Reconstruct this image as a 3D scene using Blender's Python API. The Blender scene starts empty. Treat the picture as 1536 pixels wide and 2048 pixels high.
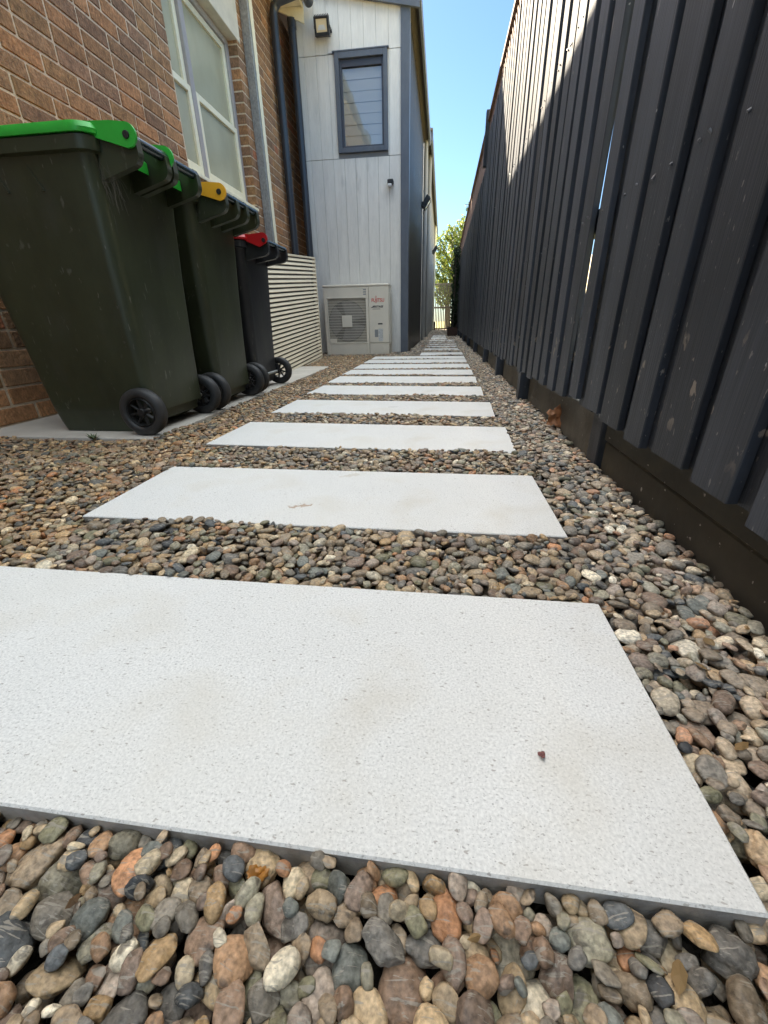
import bpy, bmesh, math, random
import numpy as np
from mathutils import Vector, Matrix, noise as mnoise

S = bpy.context.scene
COL = S.collection
R = math.radians

# ------------------------------------------------------------------ camera, sky, sun, exposure
CAM_H = 0.44
yaw, pitch, roll = 0.13716, 0.43712, -0.01897
cy, sy, cp, sp, cr, sr = math.cos(yaw), math.sin(yaw), math.cos(pitch), math.sin(pitch), math.cos(roll), math.sin(roll)
fw = Vector((-sy, cy, 0)); rt = Vector((cy, sy, 0)); up = Vector((0, 0, 1))
f2 = fw * cp - up * sp; u2 = up * cp + fw * sp
r3 = rt * cr + u2 * sr; u3 = u2 * cr - rt * sr
cam = bpy.data.cameras.new("camera"); cam.sensor_fit = 'HORIZONTAL'; cam.sensor_width = 36
cam.lens = 36 * 815.92 / 1536; cam.clip_start = 0.02; cam.clip_end = 2000
co = bpy.data.objects.new("camera", cam); COL.objects.link(co)
co.matrix_world = Matrix(((r3.x, u3.x, -f2.x, 0), (r3.y, u3.y, -f2.y, 0), (r3.z, u3.z, -f2.z, CAM_H), (0, 0, 0, 1)))
S.camera = co

SUN = Vector((1.0, -1.14, -1.19)).normalized()           # direction the light travels
el = math.asin(-SUN.z); az = math.atan2(-SUN.x, -SUN.y)   # azimuth from +Y towards +X
w = bpy.data.worlds.new("World"); S.world = w; w.use_nodes = True
nt = w.node_tree; bg = nt.nodes["Background"]
sky = nt.nodes.new("ShaderNodeTexSky"); sky.sky_type = 'NISHITA'; sky.sun_disc = False
sky.sun_elevation = el; sky.sun_rotation = az; sky.air_density = 1.0; sky.dust_density = 0.3; sky.ozone_density = 1.0
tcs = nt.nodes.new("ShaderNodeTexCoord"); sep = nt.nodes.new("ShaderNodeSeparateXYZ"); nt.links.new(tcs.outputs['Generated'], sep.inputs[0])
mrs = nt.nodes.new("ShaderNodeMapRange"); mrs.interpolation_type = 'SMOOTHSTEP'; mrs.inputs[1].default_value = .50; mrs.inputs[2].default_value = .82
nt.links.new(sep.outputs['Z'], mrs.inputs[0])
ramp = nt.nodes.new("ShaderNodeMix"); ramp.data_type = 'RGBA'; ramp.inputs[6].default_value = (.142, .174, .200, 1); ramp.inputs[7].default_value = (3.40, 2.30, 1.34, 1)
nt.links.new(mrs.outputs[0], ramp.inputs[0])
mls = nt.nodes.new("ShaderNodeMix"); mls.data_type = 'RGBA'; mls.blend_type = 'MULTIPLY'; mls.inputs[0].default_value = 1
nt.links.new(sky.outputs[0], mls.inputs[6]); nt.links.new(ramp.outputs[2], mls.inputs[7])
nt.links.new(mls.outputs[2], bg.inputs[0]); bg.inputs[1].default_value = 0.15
sl = bpy.data.lights.new("sun", 'SUN'); sl.energy = 5.0; sl.angle = R(0.5); sl.color = (1, .86, .66)
so = bpy.data.objects.new("sun", sl); COL.objects.link(so)
so.rotation_euler = SUN.to_track_quat('-Z', 'Y').to_euler(); so.location = (-8, 9, 12)
S.view_settings.view_transform = 'Standard'; S.view_settings.look = 'None'
S.view_settings.exposure = 3.0; S.view_settings.gamma = 1
S.cycles.max_bounces = 8; S.cycles.diffuse_bounces = 5; S.cycles.caustics_reflective = False; S.cycles.caustics_refractive = False
S.cycles.use_denoising = True; S.cycles.sample_clamp_indirect = 8

# ------------------------------------------------------------------ helpers
class MB:
    """collects shapes, links them as one mesh object"""
    def __init__(s): s.v = []; s.f = []; s.c = []; s.mi = []; s.cur = 0; s.col = (1, 1, 1)
    def add(s, vs, fs, col=None, mi=None):
        b = len(s.v); s.v.extend([tuple(v) for v in vs])
        for f in fs:
            s.f.append([b + i for i in f]); s.c.append(col or s.col); s.mi.append(s.cur if mi is None else mi)
    def box(s, x0, x1, y0, y1, z0, z1, bv=0.0, col=None, mi=None, M=None):
        if x1 < x0: x0, x1 = x1, x0
        if y1 < y0: y0, y1 = y1, y0
        if z1 < z0: z0, z1 = z1, z0
        b = min(bv, (x1 - x0) * .45, (y1 - y0) * .45, (z1 - z0) * .45)
        if b <= 1e-5:
            vs = [Vector((x, y, z)) for x in (x0, x1) for y in (y0, y1) for z in (z0, z1)]
            fs = [(0, 1, 3, 2), (4, 6, 7, 5), (0, 4, 5, 1), (2, 3, 7, 6), (0, 2, 6, 4), (1, 5, 7, 3)]
        else:
            vs = []; idx = {}
            lo = (x0, y0, z0); hi = (x1, y1, z1)
            for sx in (0, 1):
                for sy_ in (0, 1):
                    for sz in (0, 1):
                        sg = (sx, sy_, sz)
                        for a in range(3):
                            p = []
                            for k in range(3):
                                e = hi[k] if sg[k] else lo[k]
                                if k != a: e += (-b if sg[k] else b)
                                p.append(e)
                            idx[(sg, a)] = len(vs); vs.append(Vector(p))
            fs = []
            for a in range(3):
                o = [k for k in range(3) if k != a]
                for sa in (0, 1):
                    q = []
                    for (i, j) in ((0, 0), (1, 0), (1, 1), (0, 1)):
                        sg = [0, 0, 0]; sg[a] = sa; sg[o[0]] = i; sg[o[1]] = j
                        q.append(idx[(tuple(sg), a)])
                    fs.append(q)
            for e in range(3):
                o = [k for k in range(3) if k != e]
                for i in (0, 1):
                    for j in (0, 1):
                        s0 = [0, 0, 0]; s1 = [0, 0, 0]; s1[e] = 1
                        s0[o[0]] = s1[o[0]] = i; s0[o[1]] = s1[o[1]] = j
                        fs.append([idx[(tuple(s0), o[0])], idx[(tuple(s1), o[0])], idx[(tuple(s1), o[1])], idx[(tuple(s0), o[1])]])
            for sg in [(i, j, k) for i in (0, 1) for j in (0, 1) for k in (0, 1)]:
                fs.append([idx[(sg, 0)], idx[(sg, 1)], idx[(sg, 2)]])
        if M is not None: vs = [M @ v for v in vs]
        s.add(vs, fs, col, mi)
    def tube(s, pts, r, n=16, cap=True, col=None, mi=None):
        pts = [Vector(p) for p in pts]; rs = r if isinstance(r, (list, tuple)) else [r] * len(pts)
        rings = []; prev = None
        for i, p in enumerate(pts):
            d = (pts[min(i + 1, len(pts) - 1)] - pts[max(i - 1, 0)]).normalized()
            if prev is None:
                a = Vector((0, 0, 1)) if abs(d.z) < .9 else Vector((1, 0, 0))
                u = d.cross(a).normalized()
            else:
                u = (prev - d * prev.dot(d)).normalized()
            prev = u; vv = d.cross(u)
            rings.append([p + (u * math.cos(t) + vv * math.sin(t)) * rs[i] for t in [2 * math.pi * k / n for k in range(n)]])
        vs = [q for rg in rings for q in rg]; fs = []
        for i in range(len(rings) - 1):
            for k in range(n):
                fs.append((i * n + k, i * n + (k + 1) % n, (i + 1) * n + (k + 1) % n, (i + 1) * n + k))
        if cap:
            fs.append(list(range(n))[::-1]); fs.append([(len(rings) - 1) * n + k for k in range(n)])
        s.add(vs, fs, col, mi)
    def loft(s, rings, cap=True, col=None, closed=True, mi=None):
        n = len(rings[0]); vs = [q for rg in rings for q in rg]; fs = []
        for i in range(len(rings) - 1):
            for k in range(n if closed else n - 1):
                fs.append((i * n + k, i * n + (k + 1) % n, (i + 1) * n + (k + 1) % n, (i + 1) * n + k))
        if cap:
            fs.append(list(range(n))[::-1]); fs.append([(len(rings) - 1) * n + k for k in range(n)])
        s.add(vs, fs, col, mi)
    def lathe(s, prof, n=32, M=None, col=None, mi=None):   # prof (r, z) about z
        rings = []
        for (r, z) in prof:
            rg = [Vector((r * math.cos(2 * math.pi * k / n), r * math.sin(2 * math.pi * k / n), z)) for k in range(n)]
            rings.append([M @ q for q in rg] if M is not None else rg)
        s.loft(rings, cap=False, col=col, mi=mi)
    def prism(s, poly, axis, a0, a1, col=None, mi=None):
        """poly: 2D points in the two other axes (in order x,y,z minus axis)"""
        def mk(p, a):
            q = [0, 0, 0]; o = [k for k in range(3) if k != axis]
            q[axis] = a; q[o[0]] = p[0]; q[o[1]] = p[1]; return Vector(q)
        n = len(poly); vs = [mk(p, a0) for p in poly] + [mk(p, a1) for p in poly]
        fs = [(k, (k + 1) % n, n + (k + 1) % n, n + k) for k in range(n)] + [list(range(n))[::-1], list(range(n, 2 * n))]
        s.add(vs, fs, col, mi)
    def build(s, name, mat, parent=None, smooth=False, origin=None, ang=35):
        me = bpy.data.meshes.new(name)
        v = np.array(s.v, dtype=float)
        og = Vector(origin) if origin is not None else Vector((0, 0, 0))
        v = v - np.array(og)
        me.from_pydata(v.tolist(), [], s.f)
        ca = me.color_attributes.new("Col", 'FLOAT_COLOR', 'CORNER')
        cols = []
        for f, c in zip(s.f, s.c): cols.extend(([*c, 1.0] if len(c) == 3 else list(c)) * len(f))
        ca.data.foreach_set("color", np.array(cols, dtype=np.float32))
        mats = mat if isinstance(mat, (list, tuple)) else [mat]
        for m in mats: me.materials.append(m)
        me.polygons.foreach_set("material_index", s.mi)
        bm = bmesh.new(); bm.from_mesh(me); bmesh.ops.recalc_face_normals(bm, faces=bm.faces); bm.to_mesh(me); bm.free()
        me.update()
        if smooth:
            try: me.set_sharp_from_angle(angle=R(ang))
            except Exception: pass
            me.polygons.foreach_set("use_smooth", [True] * len(me.polygons))
        o = bpy.data.objects.new(name, me); COL.objects.link(o)
        if parent is not None:
            o.parent = parent; o.location = og - wloc(parent)
        else: o.location = og
        return o

def wloc(o):
    l = Vector(o.location); p = o.parent
    while p is not None: l = l + Vector(p.location); p = p.parent
    return l
def tag(o, label=None, cat=None, group=None, kind=None):
    if label: o['label'] = label
    if cat: o['category'] = cat
    if group: o['group'] = group
    if kind: o['kind'] = kind
    return o
def empty(name, loc, label, cat, group=None):
    o = bpy.data.objects.new(name, None); COL.objects.link(o); o.location = loc; o.empty_display_size = .1
    return tag(o, label, cat, group)

# ---- materials
def mat(name, base=(.5, .5, .5), rough=.6, metal=0.0, spec=.5, attr=False, noise=None, noise2=None, bump=None, coord='Object', ext=None):
    """noise: (scale, detail, darkmult, lightmult, stretch) ; bump: (scale, strength, distance)"""
    m = bpy.data.materials.new(name); m.use_nodes = True
    t = m.node_tree; N = t.nodes; L = t.links; b = N["Principled BSDF"]
    b.inputs['Roughness'].default_value = rough; b.inputs['Metallic'].default_value = metal
    b.inputs['Specular IOR Level'].default_value = spec
    tc = N.new("ShaderNodeTexCoord")
    if attr:
        a = N.new("ShaderNodeVertexColor"); a.layer_name = "Col"; c = a.outputs[0]
        if base != (1, 1, 1):
            mx = N.new("ShaderNodeMix"); mx.data_type = 'RGBA'; mx.blend_type = 'MULTIPLY'; mx.inputs[0].default_value = 1
            mx.inputs[7].default_value = (*base, 1); L.new(c, mx.inputs[6]); c = mx.outputs[2]
    else:
        rgb = N.new("ShaderNodeRGB"); rgb.outputs[0].default_value = (*base, 1); c = rgb.outputs[0]
    for ns in (noise, noise2):
        if not ns: continue
        sc, det, lo, hi, st = ns
        mp = N.new("ShaderNodeMapping"); mp.inputs['Scale'].default_value = st; L.new(tc.outputs[coord], mp.inputs[0])
        n = N.new("ShaderNodeTexNoise"); n.inputs['Scale'].default_value = sc; n.inputs['Detail'].default_value = det; n.inputs['Roughness'].default_value = .65
        L.new(mp.outputs[0], n.inputs['Vector'])
        mr = N.new("ShaderNodeMapRange"); mr.inputs[1].default_value = .3; mr.inputs[2].default_value = .7
        mr.inputs[3].default_value = lo; mr.inputs[4].default_value = hi; L.new(n.outputs['Fac'], mr.inputs[0])
        mx = N.new("ShaderNodeMix"); mx.data_type = 'RGBA'; mx.blend_type = 'MULTIPLY'; mx.inputs[0].default_value = 1
        L.new(c, mx.inputs[6]); L.new(mr.outputs[0], mx.inputs[7]); c = mx.outputs[2]
    if ext: c = ext(N, L, tc, c, b)
    L.new(c, b.inputs['Base Color'])
    if bump:
        sc, stg, ds = bump[:3]
        n = N.new("ShaderNodeTexNoise"); n.inputs['Scale'].default_value = sc; n.inputs['Detail'].default_value = 6
        mp = N.new("ShaderNodeMapping"); mp.inputs['Scale'].default_value = bump[3] if len(bump) > 3 else (1, 1, 1)
        L.new(tc.outputs[coord], mp.inputs[0]); L.new(mp.outputs[0], n.inputs['Vector'])
        bp = N.new("ShaderNodeBump"); bp.inputs['Strength'].default_value = stg; bp.inputs['Distance'].default_value = ds
        L.new(n.outputs['Fac'], bp.inputs['Height']); L.new(bp.outputs[0], b.inputs['Normal'])
    return m

def speck(scale, lo, hi, colr, strength, stretch=(1, 1, 1), det=2):
    """blend in a colour where a noise is above a threshold"""
    def f(N, L, tc, c, b):
        mp = N.new("ShaderNodeMapping"); mp.inputs['Scale'].default_value = stretch; L.new(tc.outputs['Object'], mp.inputs[0])
        n = N.new("ShaderNodeTexNoise"); n.inputs['Scale'].default_value = scale; n.inputs['Detail'].default_value = det
        L.new(mp.outputs[0], n.inputs['Vector'])
        mr = N.new("ShaderNodeMapRange"); mr.inputs[1].default_value = lo; mr.inputs[2].default_value = hi
        mr.inputs[3].default_value = 0; mr.inputs[4].default_value = strength; L.new(n.outputs['Fac'], mr.inputs[0])
        mx = N.new("ShaderNodeMix"); mx.data_type = 'RGBA'; L.new(mr.outputs[0], mx.inputs[0])
        L.new(c, mx.inputs[6]); mx.inputs[7].default_value = (*colr, 1); return mx.outputs[2]
    return f
def chain(*fs):
    def f(N, L, tc, c, b):
        for g in fs: c = g(N, L, tc, c, b)
        return c
    return f
def zmask(inner, z0, z1, soft=.05, axis='Z'):
    """apply inner only between two world heights (wear that sits at a height)"""
    def f(N, L, tc, c, b):
        c2 = inner(N, L, tc, c, b)
        g = N.new("ShaderNodeNewGeometry"); sp_ = N.new("ShaderNodeSeparateXYZ"); L.new(g.outputs['Position'], sp_.inputs[0])
        a = N.new("ShaderNodeMapRange"); a.interpolation_type = 'SMOOTHSTEP'; a.inputs[1].default_value = z0 - soft; a.inputs[2].default_value = z0 + soft
        d = N.new("ShaderNodeMapRange"); d.interpolation_type = 'SMOOTHSTEP'; d.inputs[1].default_value = z1 - soft; d.inputs[2].default_value = z1 + soft
        d.inputs[3].default_value = 1; d.inputs[4].default_value = 0
        L.new(sp_.outputs[axis], a.inputs[0]); L.new(sp_.outputs[axis], d.inputs[0])
        mu = N.new("ShaderNodeMath"); mu.operation = 'MULTIPLY'; L.new(a.outputs[0], mu.inputs[0]); L.new(d.outputs[0], mu.inputs[1])
        mx = N.new("ShaderNodeMix"); mx.data_type = 'RGBA'; L.new(mu.outputs[0], mx.inputs[0]); L.new(c, mx.inputs[6]); L.new(c2, mx.inputs[7])
        return mx.outputs[2]
    return f

def stain_at(x, y, rx, ry, rot, colr, k=1.0):
    def f(N, L, tc, c, b):
        g = N.new("ShaderNodeNewGeometry"); mp = N.new("ShaderNodeMapping"); mp.vector_type = 'TEXTURE'
        mp.inputs['Location'].default_value = (x, y, 0); mp.inputs['Rotation'].default_value = (0, 0, rot); mp.inputs['Scale'].default_value = (rx, ry, 1)
        n0 = N.new("ShaderNodeTexNoise"); n0.inputs['Scale'].default_value = 90; n0.inputs['Detail'].default_value = 4
        L.new(g.outputs['Position'], n0.inputs['Vector'])
        L.new(g.outputs['Position'], mp.inputs[0])
        ln = N.new("ShaderNodeVectorMath"); ln.operation = 'LENGTH'; L.new(mp.outputs[0], ln.inputs[0])
        ad = N.new("ShaderNodeMath"); ad.operation = 'MULTIPLY_ADD'; L.new(n0.outputs['Fac'], ad.inputs[0]); ad.inputs[1].default_value = 2.4
        ad.inputs[2].default_value = -1.2
        s2 = N.new("ShaderNodeMath"); s2.operation = 'ADD'; L.new(ln.outputs['Value'], s2.inputs[0]); L.new(ad.outputs[0], s2.inputs[1])
        mr = N.new("ShaderNodeMapRange"); mr.inputs[1].default_value = .55; mr.inputs[2].default_value = .75; mr.inputs[3].default_value = k; mr.inputs[4].default_value = 0
        L.new(s2.outputs[0], mr.inputs[0])
        mx = N.new("ShaderNodeMix"); mx.data_type = 'RGBA'; L.new(mr.outputs[0], mx.inputs[0]); L.new(c, mx.inputs[6]); mx.inputs[7].default_value = (*colr, 1)
        return mx.outputs[2]
    return f

M = {}
def srgb(r, g, b): return tuple(((c / 255) / 12.92 if c / 255 <= .04045 else (((c / 255) + .055) / 1.055) ** 2.4) for c in (r, g, b))
M['soil'] = mat('soil', (.06, .05, .04), .95, noise=(30, 5, .5, 1.3, (1, 1, 1)), bump=(60, .6, .02))
M['paver'] = mat('limestone_paver', (.72, .71, .68), .75, spec=.3, noise=(3, 4, .93, 1.03, (1, 1, 1)), noise2=(300, 1, .84, 1.08, (1, 1, 1)),
                 ext=chain(speck(230, .63, .70, (.24, .23, .22), .7, (1, 1.8, 1)), speck(95, .67, .71, (.25, .22, .19), .7, (1, 2.1, 1)), speck(420, .63, .70, (.34, .33, .32), .6), speck(6, .52, .75, (.50, .45, .36), .45, det=6), speck(2.2, .5, .72, (.60, .57, .50), .35, det=6),
                           stain_at(-.352, .955, .045, .012, R(18), (.36, .24, .15), .75), stain_at(-.27, 1.20, .05, .02, R(30), (.5, .45, .36), .5),
                           stain_at(-.26, 2.34, .05, .015, R(10), (.42, .40, .37), .6)))
M['paver_side'] = mat('paver_dark_edge', (.38, .35, .31), .85, noise=(25, 5, .6, 1.25, (1, 1, 1)), bump=(250, .5, .002))  # paver sides and underside, a darker grey-brown than the top
M['pad'] = mat('pad_concrete', (.60, .55, .48), .85, noise=(4, 6, .8, 1.05, (1, 1, 1)), noise2=(260, 2, .9, 1.05, (1, 1, 1)), bump=(200, .3, .002))
M['stone'] = mat('river_stone', (1, 1, 1), .55, spec=.4, attr=True)
M['brick'] = mat('brick', (1, 1, 1), .9, attr=True, noise=(18, 6, .66, 1.25, (1, 1, 1)), noise2=(95, 5, .58, 1.4, (1, 1, .45)), ext=speck(60, .66, .72, (.50, .36, .26), .5, (1, 1, 1), 5), bump=(70, .8, .008))
M['mortar'] = mat('mortar', (.76, .60, .42), .95, noise=(60, 4, .75, 1.1, (1, 1, 1)), bump=(200, .5, .003))
M['lintel'] = mat('painted_render', (.72, .66, .54), .8, noise=(9, 5, .85, 1.05, (1, 1, 1)), bump=(120, .3, .003))
M['cream_paint'] = mat('cream_paint', (.95, .87, .64), .45, noise=(15, 4, .93, 1.03, (1, 1, 1)))
M['mauve_paint'] = mat('grey_mauve_paint', (.42, .38, .36), .55, noise=(12, 4, .9, 1.05, (1, 1, 1)))
M['curtain'] = mat('blind_fabric', (.78, .76, .56), .9, noise=(4, 3, .9, 1.1, (1, 1, .2)))
M['nail'] = mat('nail_head', (.12, .12, .13), .5)
M['galv'] = mat('galvanised_steel', (.40, .41, .40), .5, metal=.4, noise=(70, 5, .6, 1.25, (1, 1, .5)), noise2=(12, 4, .85, 1.1, (1, 1, 1)))
M['pipe'] = mat('dark_pipe', (.035, .04, .05), .28, spec=.5, noise=(6, 4, .8, 1.3, (1, 1, .2)))
M['pale_board'] = mat('pale_grey_board', (.76, .74, .70), .6, noise=(6, 5, .9, 1.05, (3, 1, .35)), noise2=(60, 4, .93, 1.04, (1, 1, .15)),
                      ext=speck(5, .64, .78, (.30, .29, .28), .35, (2, 2, .5), 5), bump=(90, .15, .002, (1, 1, .1)))
M['groove'] = mat('board_groove', (.28, .28, .28), .8)
M['slate_trim'] = mat('slate_blue_trim', (.10, .115, .145), .45, noise=(14, 4, .85, 1.1, (1, 1, .4)))
M['window_frame'] = mat('charcoal_window_frame', (.05, .055, .075), .4)
M['steel_clad'] = mat('dark_ribbed_cladding', (.062, .058, .052), .33, spec=.7, noise=(8, 4, .8, 1.15, (1, 1, .2)))
M['pale_clad'] = mat('pale_ribbed_cladding', (.33, .32, .30), .45, noise=(8, 4, .85, 1.1, (1, 1, .2)))
M['soffit'] = mat('brown_soffit', (.10, .08, .055), .7)
M['roof'] = mat('roof_sheet', (.15, .12, .10), .7)
M['acbody'] = mat('ac_casing', (.74, .69, .59), .5, noise=(6, 4, .93, 1.03, (1, 1, 1)))
M['acdark'] = mat('fan_void', (.02, .02, .022), .6)
M['acfan'] = mat('fan_plastic', (.16, .15, .15), .5)
M['coil'] = mat('coil_fins', (.26, .235, .19), .6)
M['red'] = mat('red_print', (.62, .06, .04), .5)
M['black'] = mat('black_print', (.03, .03, .035), .5)
M['stickerw'] = mat('white_sticker', (.65, .66, .66), .5, noise=(90, 2, .6, 1.05, (1, 1, .6)))
M['stickerg'] = mat('grey_sticker', (.25, .26, .27), .5)
M['louvre'] = mat('cream_louvre', (.82, .72, .54), .5, noise=(10, 4, .9, 1.05, (1, .3, 1)))
M['black_metal'] = mat('black_metal', (.015, .015, .017), .4)
M['lampglass'] = mat('lamp_glass', (.75, .62, .40), .15, spec=.8)
M['white_plastic'] = mat('white_plastic', (.6, .6, .6), .35)
scr = chain(speck(60, .69, .73, (.20, .20, .17), .45, (1, 1, .25), 3), speck(26, .66, .72, (.16, .16, .13), .4, (1, 6, .5), 6), speck(9, .55, .8, (.05, .054, .044), .5, (1, 1, .4), 6))
M['bin_green'] = mat('dark_green_plastic', (.030, .036, .018), .40, spec=.45, noise=(5, 5, .7, 1.35, (1, 1, .5)), ext=scr, bump=(35, .12, .002))
M['bin_grey'] = mat('charcoal_plastic', (.017, .018, .020), .42, spec=.45, noise=(5, 5, .7, 1.3, (1, 1, .5)), ext=scr, bump=(35, .12, .002))
M['lid_green'] = mat('bright_green_plastic', (.03, .42, .04), .38, noise=(12, 4, .85, 1.08, (1, 1, 1)))
M['lid_yellow'] = mat('yellow_plastic', (.80, .40, .02), .38, noise=(12, 4, .9, 1.05, (1, 1, 1)))
M['lid_red'] = mat('red_plastic', (.45, .012, .015), .35, noise=(12, 4, .9, 1.05, (1, 1, 1)))
M['rubber'] = mat('black_rubber', (.022, .022, .022), .55, noise=(30, 4, .8, 1.5, (1, 1, 1)))
M['rim'] = mat('rim_plastic', (.010, .010, .010), .5)
M['handle'] = mat('dark_teal_handle', (.015, .028, .03), .22, spec=.6)
peel = zmask(speck(34, .64, .67, (.26, .22, .18), .7, (1, 1, .55), 14), .24, .40, .05)
peel4 = zmask(speck(130, .68, .71, (.28, .26, .24), .5, (1, 1, .35), 4), .15, .75, .1)
peel2 = speck(55, .755, .775, (.36, .36, .36), .8, (1, 1, .5), 2)
peel3 = speck(20, .70, .73, (.22, .22, .22), .7, (1, 2.5, .35), 6)
M['fence'] = mat('charcoal_fence_paint', (.030, .034, .043), .52, spec=.35, attr=True, noise=(5, 6, .65, 1.4, (1, 4, .3)), noise2=(60, 5, .72, 1.25, (1, 6, .12)),
                 ext=chain(peel, peel4, peel2, peel3), bump=(45, .35, .003, (1, 6, .08)))
M['plinth'] = mat('dirty_plinth', (.075, .068, .055), .8, attr=True, noise=(4, 6, .6, 1.5, (1, 1, 1)), ext=chain(speck(60, .70, .74, (.42, .38, .33), .8), speck(5, .58, .75, (.10, .085, .045), .7, det=5)), bump=(40, .4, .004))
M['trellis'] = mat('trellis_wood', (.11, .06, .045), .7)
M['gate'] = mat('gate_timber', (.23, .20, .15), .7, noise=(20, 4, .8, 1.2, (1, 1, .2)))
M['planter'] = mat('rust_brown_steel', (.055, .026, .018), .7, noise=(20, 5, .7, 1.3, (1, 1, 1)))
M['brown_base'] = mat('brown_base', (.10, .045, .03), .8)
M['bark'] = mat('bark', (.11, .09, .07), .9, noise=(20, 5, .6, 1.3, (1, 1, .3)))
M['lawn'] = mat('dry_lawn', (.22, .22, .08), .95, noise=(9, 5, .7, 1.2, (1, 1, 1)))
M['neighbour'] = mat('cream_render', (.55, .50, .38), .9)
M['dryleaf'] = mat('dry_leaf', (.36, .15, .06), .6, noise=(40, 4, .6, 1.2, (1, 1, 1)))
M['amber'] = mat('amber_leaf', (.40, .17, .03), .5, noise=(60, 4, .6, 1.3, (1, 1, 1)))
M['flake'] = mat('red_flake', (.20, .08, .07), .7)
M['weed'] = mat('weed_leaf', (.08, .11, .05), .7)
M['slate_chip'] = mat('slate_chip', (.03, .04, .055), .5)
M['web'] = mat('cobweb_dust', (.11, .10, .08), .9)
def leafmat(name, c, tr):
    m = mat(name, (1, 1, 1), .55, attr=True); t = m.node_tree; b = t.nodes['Principled BSDF']
    tl = t.nodes.new('ShaderNodeBsdfTranslucent'); a = t.nodes.new("ShaderNodeVertexColor"); a.layer_name = "Col"
    t.links.new(a.outputs[0], tl.inputs[0]); mx = t.nodes.new('ShaderNodeMixShader'); mx.inputs[0].default_value = tr
    t.links.new(b.outputs[0], mx.inputs[1]); t.links.new(tl.outputs[0], mx.inputs[2]); t.links.new(mx.outputs[0], t.nodes['Material Output'].inputs[0]); return m
M['leaf'] = leafmat('tree_leaf', None, .45)
def glassmat(name, ior, tint):
    m = bpy.data.materials.new(name); m.use_nodes = True; t = m.node_tree; N = t.nodes; L = t.links
    N.remove(N['Principled BSDF']); g = N.new('ShaderNodeBsdfGlossy'); g.inputs['Roughness'].default_value = .03
    tr = N.new('ShaderNodeBsdfTransparent'); tr.inputs[0].default_value = (*tint, 1)
    lw = N.new('ShaderNodeLayerWeight'); lw.inputs[0].default_value = .5; pw = N.new('ShaderNodeMath'); pw.operation = 'POWER'; pw.inputs[1].default_value = 3
    L.new(lw.outputs['Facing'], pw.inputs[0]); f = N.new('ShaderNodeMapRange'); r0 = ((ior - 1) / (ior + 1)) ** 2; f.inputs[3].default_value = r0; f.inputs[4].default_value = 1; L.new(pw.outputs[0], f.inputs[0])
    n = N.new('ShaderNodeTexNoise'); n.inputs['Scale'].default_value = 2.5; bp = N.new('ShaderNodeBump'); bp.inputs['Strength'].default_value = .05; bp.inputs['Distance'].default_value = .02
    L.new(n.outputs[0], bp.inputs['Height']); L.new(bp.outputs[0], g.inputs['Normal'])
    mx = N.new('ShaderNodeMixShader'); L.new(f.outputs[0], mx.inputs[0]); L.new(tr.outputs[0], mx.inputs[1]); L.new(g.outputs[0], mx.inputs[2])
    L.new(mx.outputs[0], N['Material Output'].inputs[0]); return m
M['glass'] = glassmat('window_glass', 1.9, (.85, .88, .85))
M['glass_tint'] = glassmat('coated_glass', 2.9, (.97, .97, .97))
M['obscure'] = mat('obscure_glass', (.46, .44, .30), .22, spec=.8, noise=(3, 4, .9, 1.08, (1, 1, .6)), bump=(6, .08, .01))
M['blind'] = mat('grey_blind', (.50, .50, .47), .8)

# stone material: veins and speckle that differ for each stone (alpha of Col is a random offset)
t = M['stone'].node_tree; N = t.nodes; L = t.links
b = N['Principled BSDF']; a = [n for n in N if n.bl_idname == 'ShaderNodeVertexColor'][0]; tc = [n for n in N if n.bl_idname == 'ShaderNodeTexCoord'][0]
for l in list(b.inputs['Base Color'].links): L.remove(l)
mu = N.new('ShaderNodeMath'); mu.operation = 'MULTIPLY'; mu.inputs[1].default_value = 37; L.new(a.outputs[1], mu.inputs[0])
cmb = N.new('ShaderNodeCombineXYZ'); L.new(mu.outputs[0], cmb.inputs[0]); L.new(mu.outputs[0], cmb.inputs[2])
va = N.new('ShaderNodeVectorMath'); va.operation = 'ADD'; L.new(tc.outputs['Object'], va.inputs[0]); L.new(cmb.outputs[0], va.inputs[1])
def nz(scale, det, lo, hi, f0=.3, f1=.7, st=(1, 1, 1), dist=0):
    mp = N.new("ShaderNodeMapping"); mp.inputs['Scale'].default_value = st; L.new(va.outputs[0], mp.inputs[0])
    n = N.new('ShaderNodeTexNoise'); n.inputs['Scale'].default_value = scale; n.inputs['Detail'].default_value = det; n.inputs['Distortion'].default_value = dist
    L.new(mp.outputs[0], n.inputs['Vector']); mr = N.new('ShaderNodeMapRange'); mr.inputs[1].default_value = f0; mr.inputs[2].default_value = f1
    mr.inputs[3].default_value = lo; mr.inputs[4].default_value = hi; L.new(n.outputs['Fac'], mr.inputs[0]); return mr.outputs[0], n.outputs['Fac']
c = a.outputs[0]
for args in ((38, 3, .84, 1.16), (240, 5, .58, 1.42)):
    o_, _ = nz(*args); mx = N.new("ShaderNodeMix"); mx.data_type = 'RGBA'; mx.blend_type = 'MULTIPLY'; mx.inputs[0].default_value = 1
    L.new(c, mx.inputs[6]); L.new(o_, mx.inputs[7]); c = mx.outputs[2]
o_, _ = nz(38, 6, 0, .75, .585, .62, (1, 5, 1), 1.6)
mx = N.new("ShaderNodeMix"); mx.data_type = 'RGBA'; L.new(o_, mx.inputs[0]); L.new(c, mx.inputs[6]); mx.inputs[7].default_value = (.30, .27, .22, 1); c = mx.outputs[2]
o_, _ = nz(60, 4, 0, .7, .62, .70, (1, 1, 2), .6)
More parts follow.
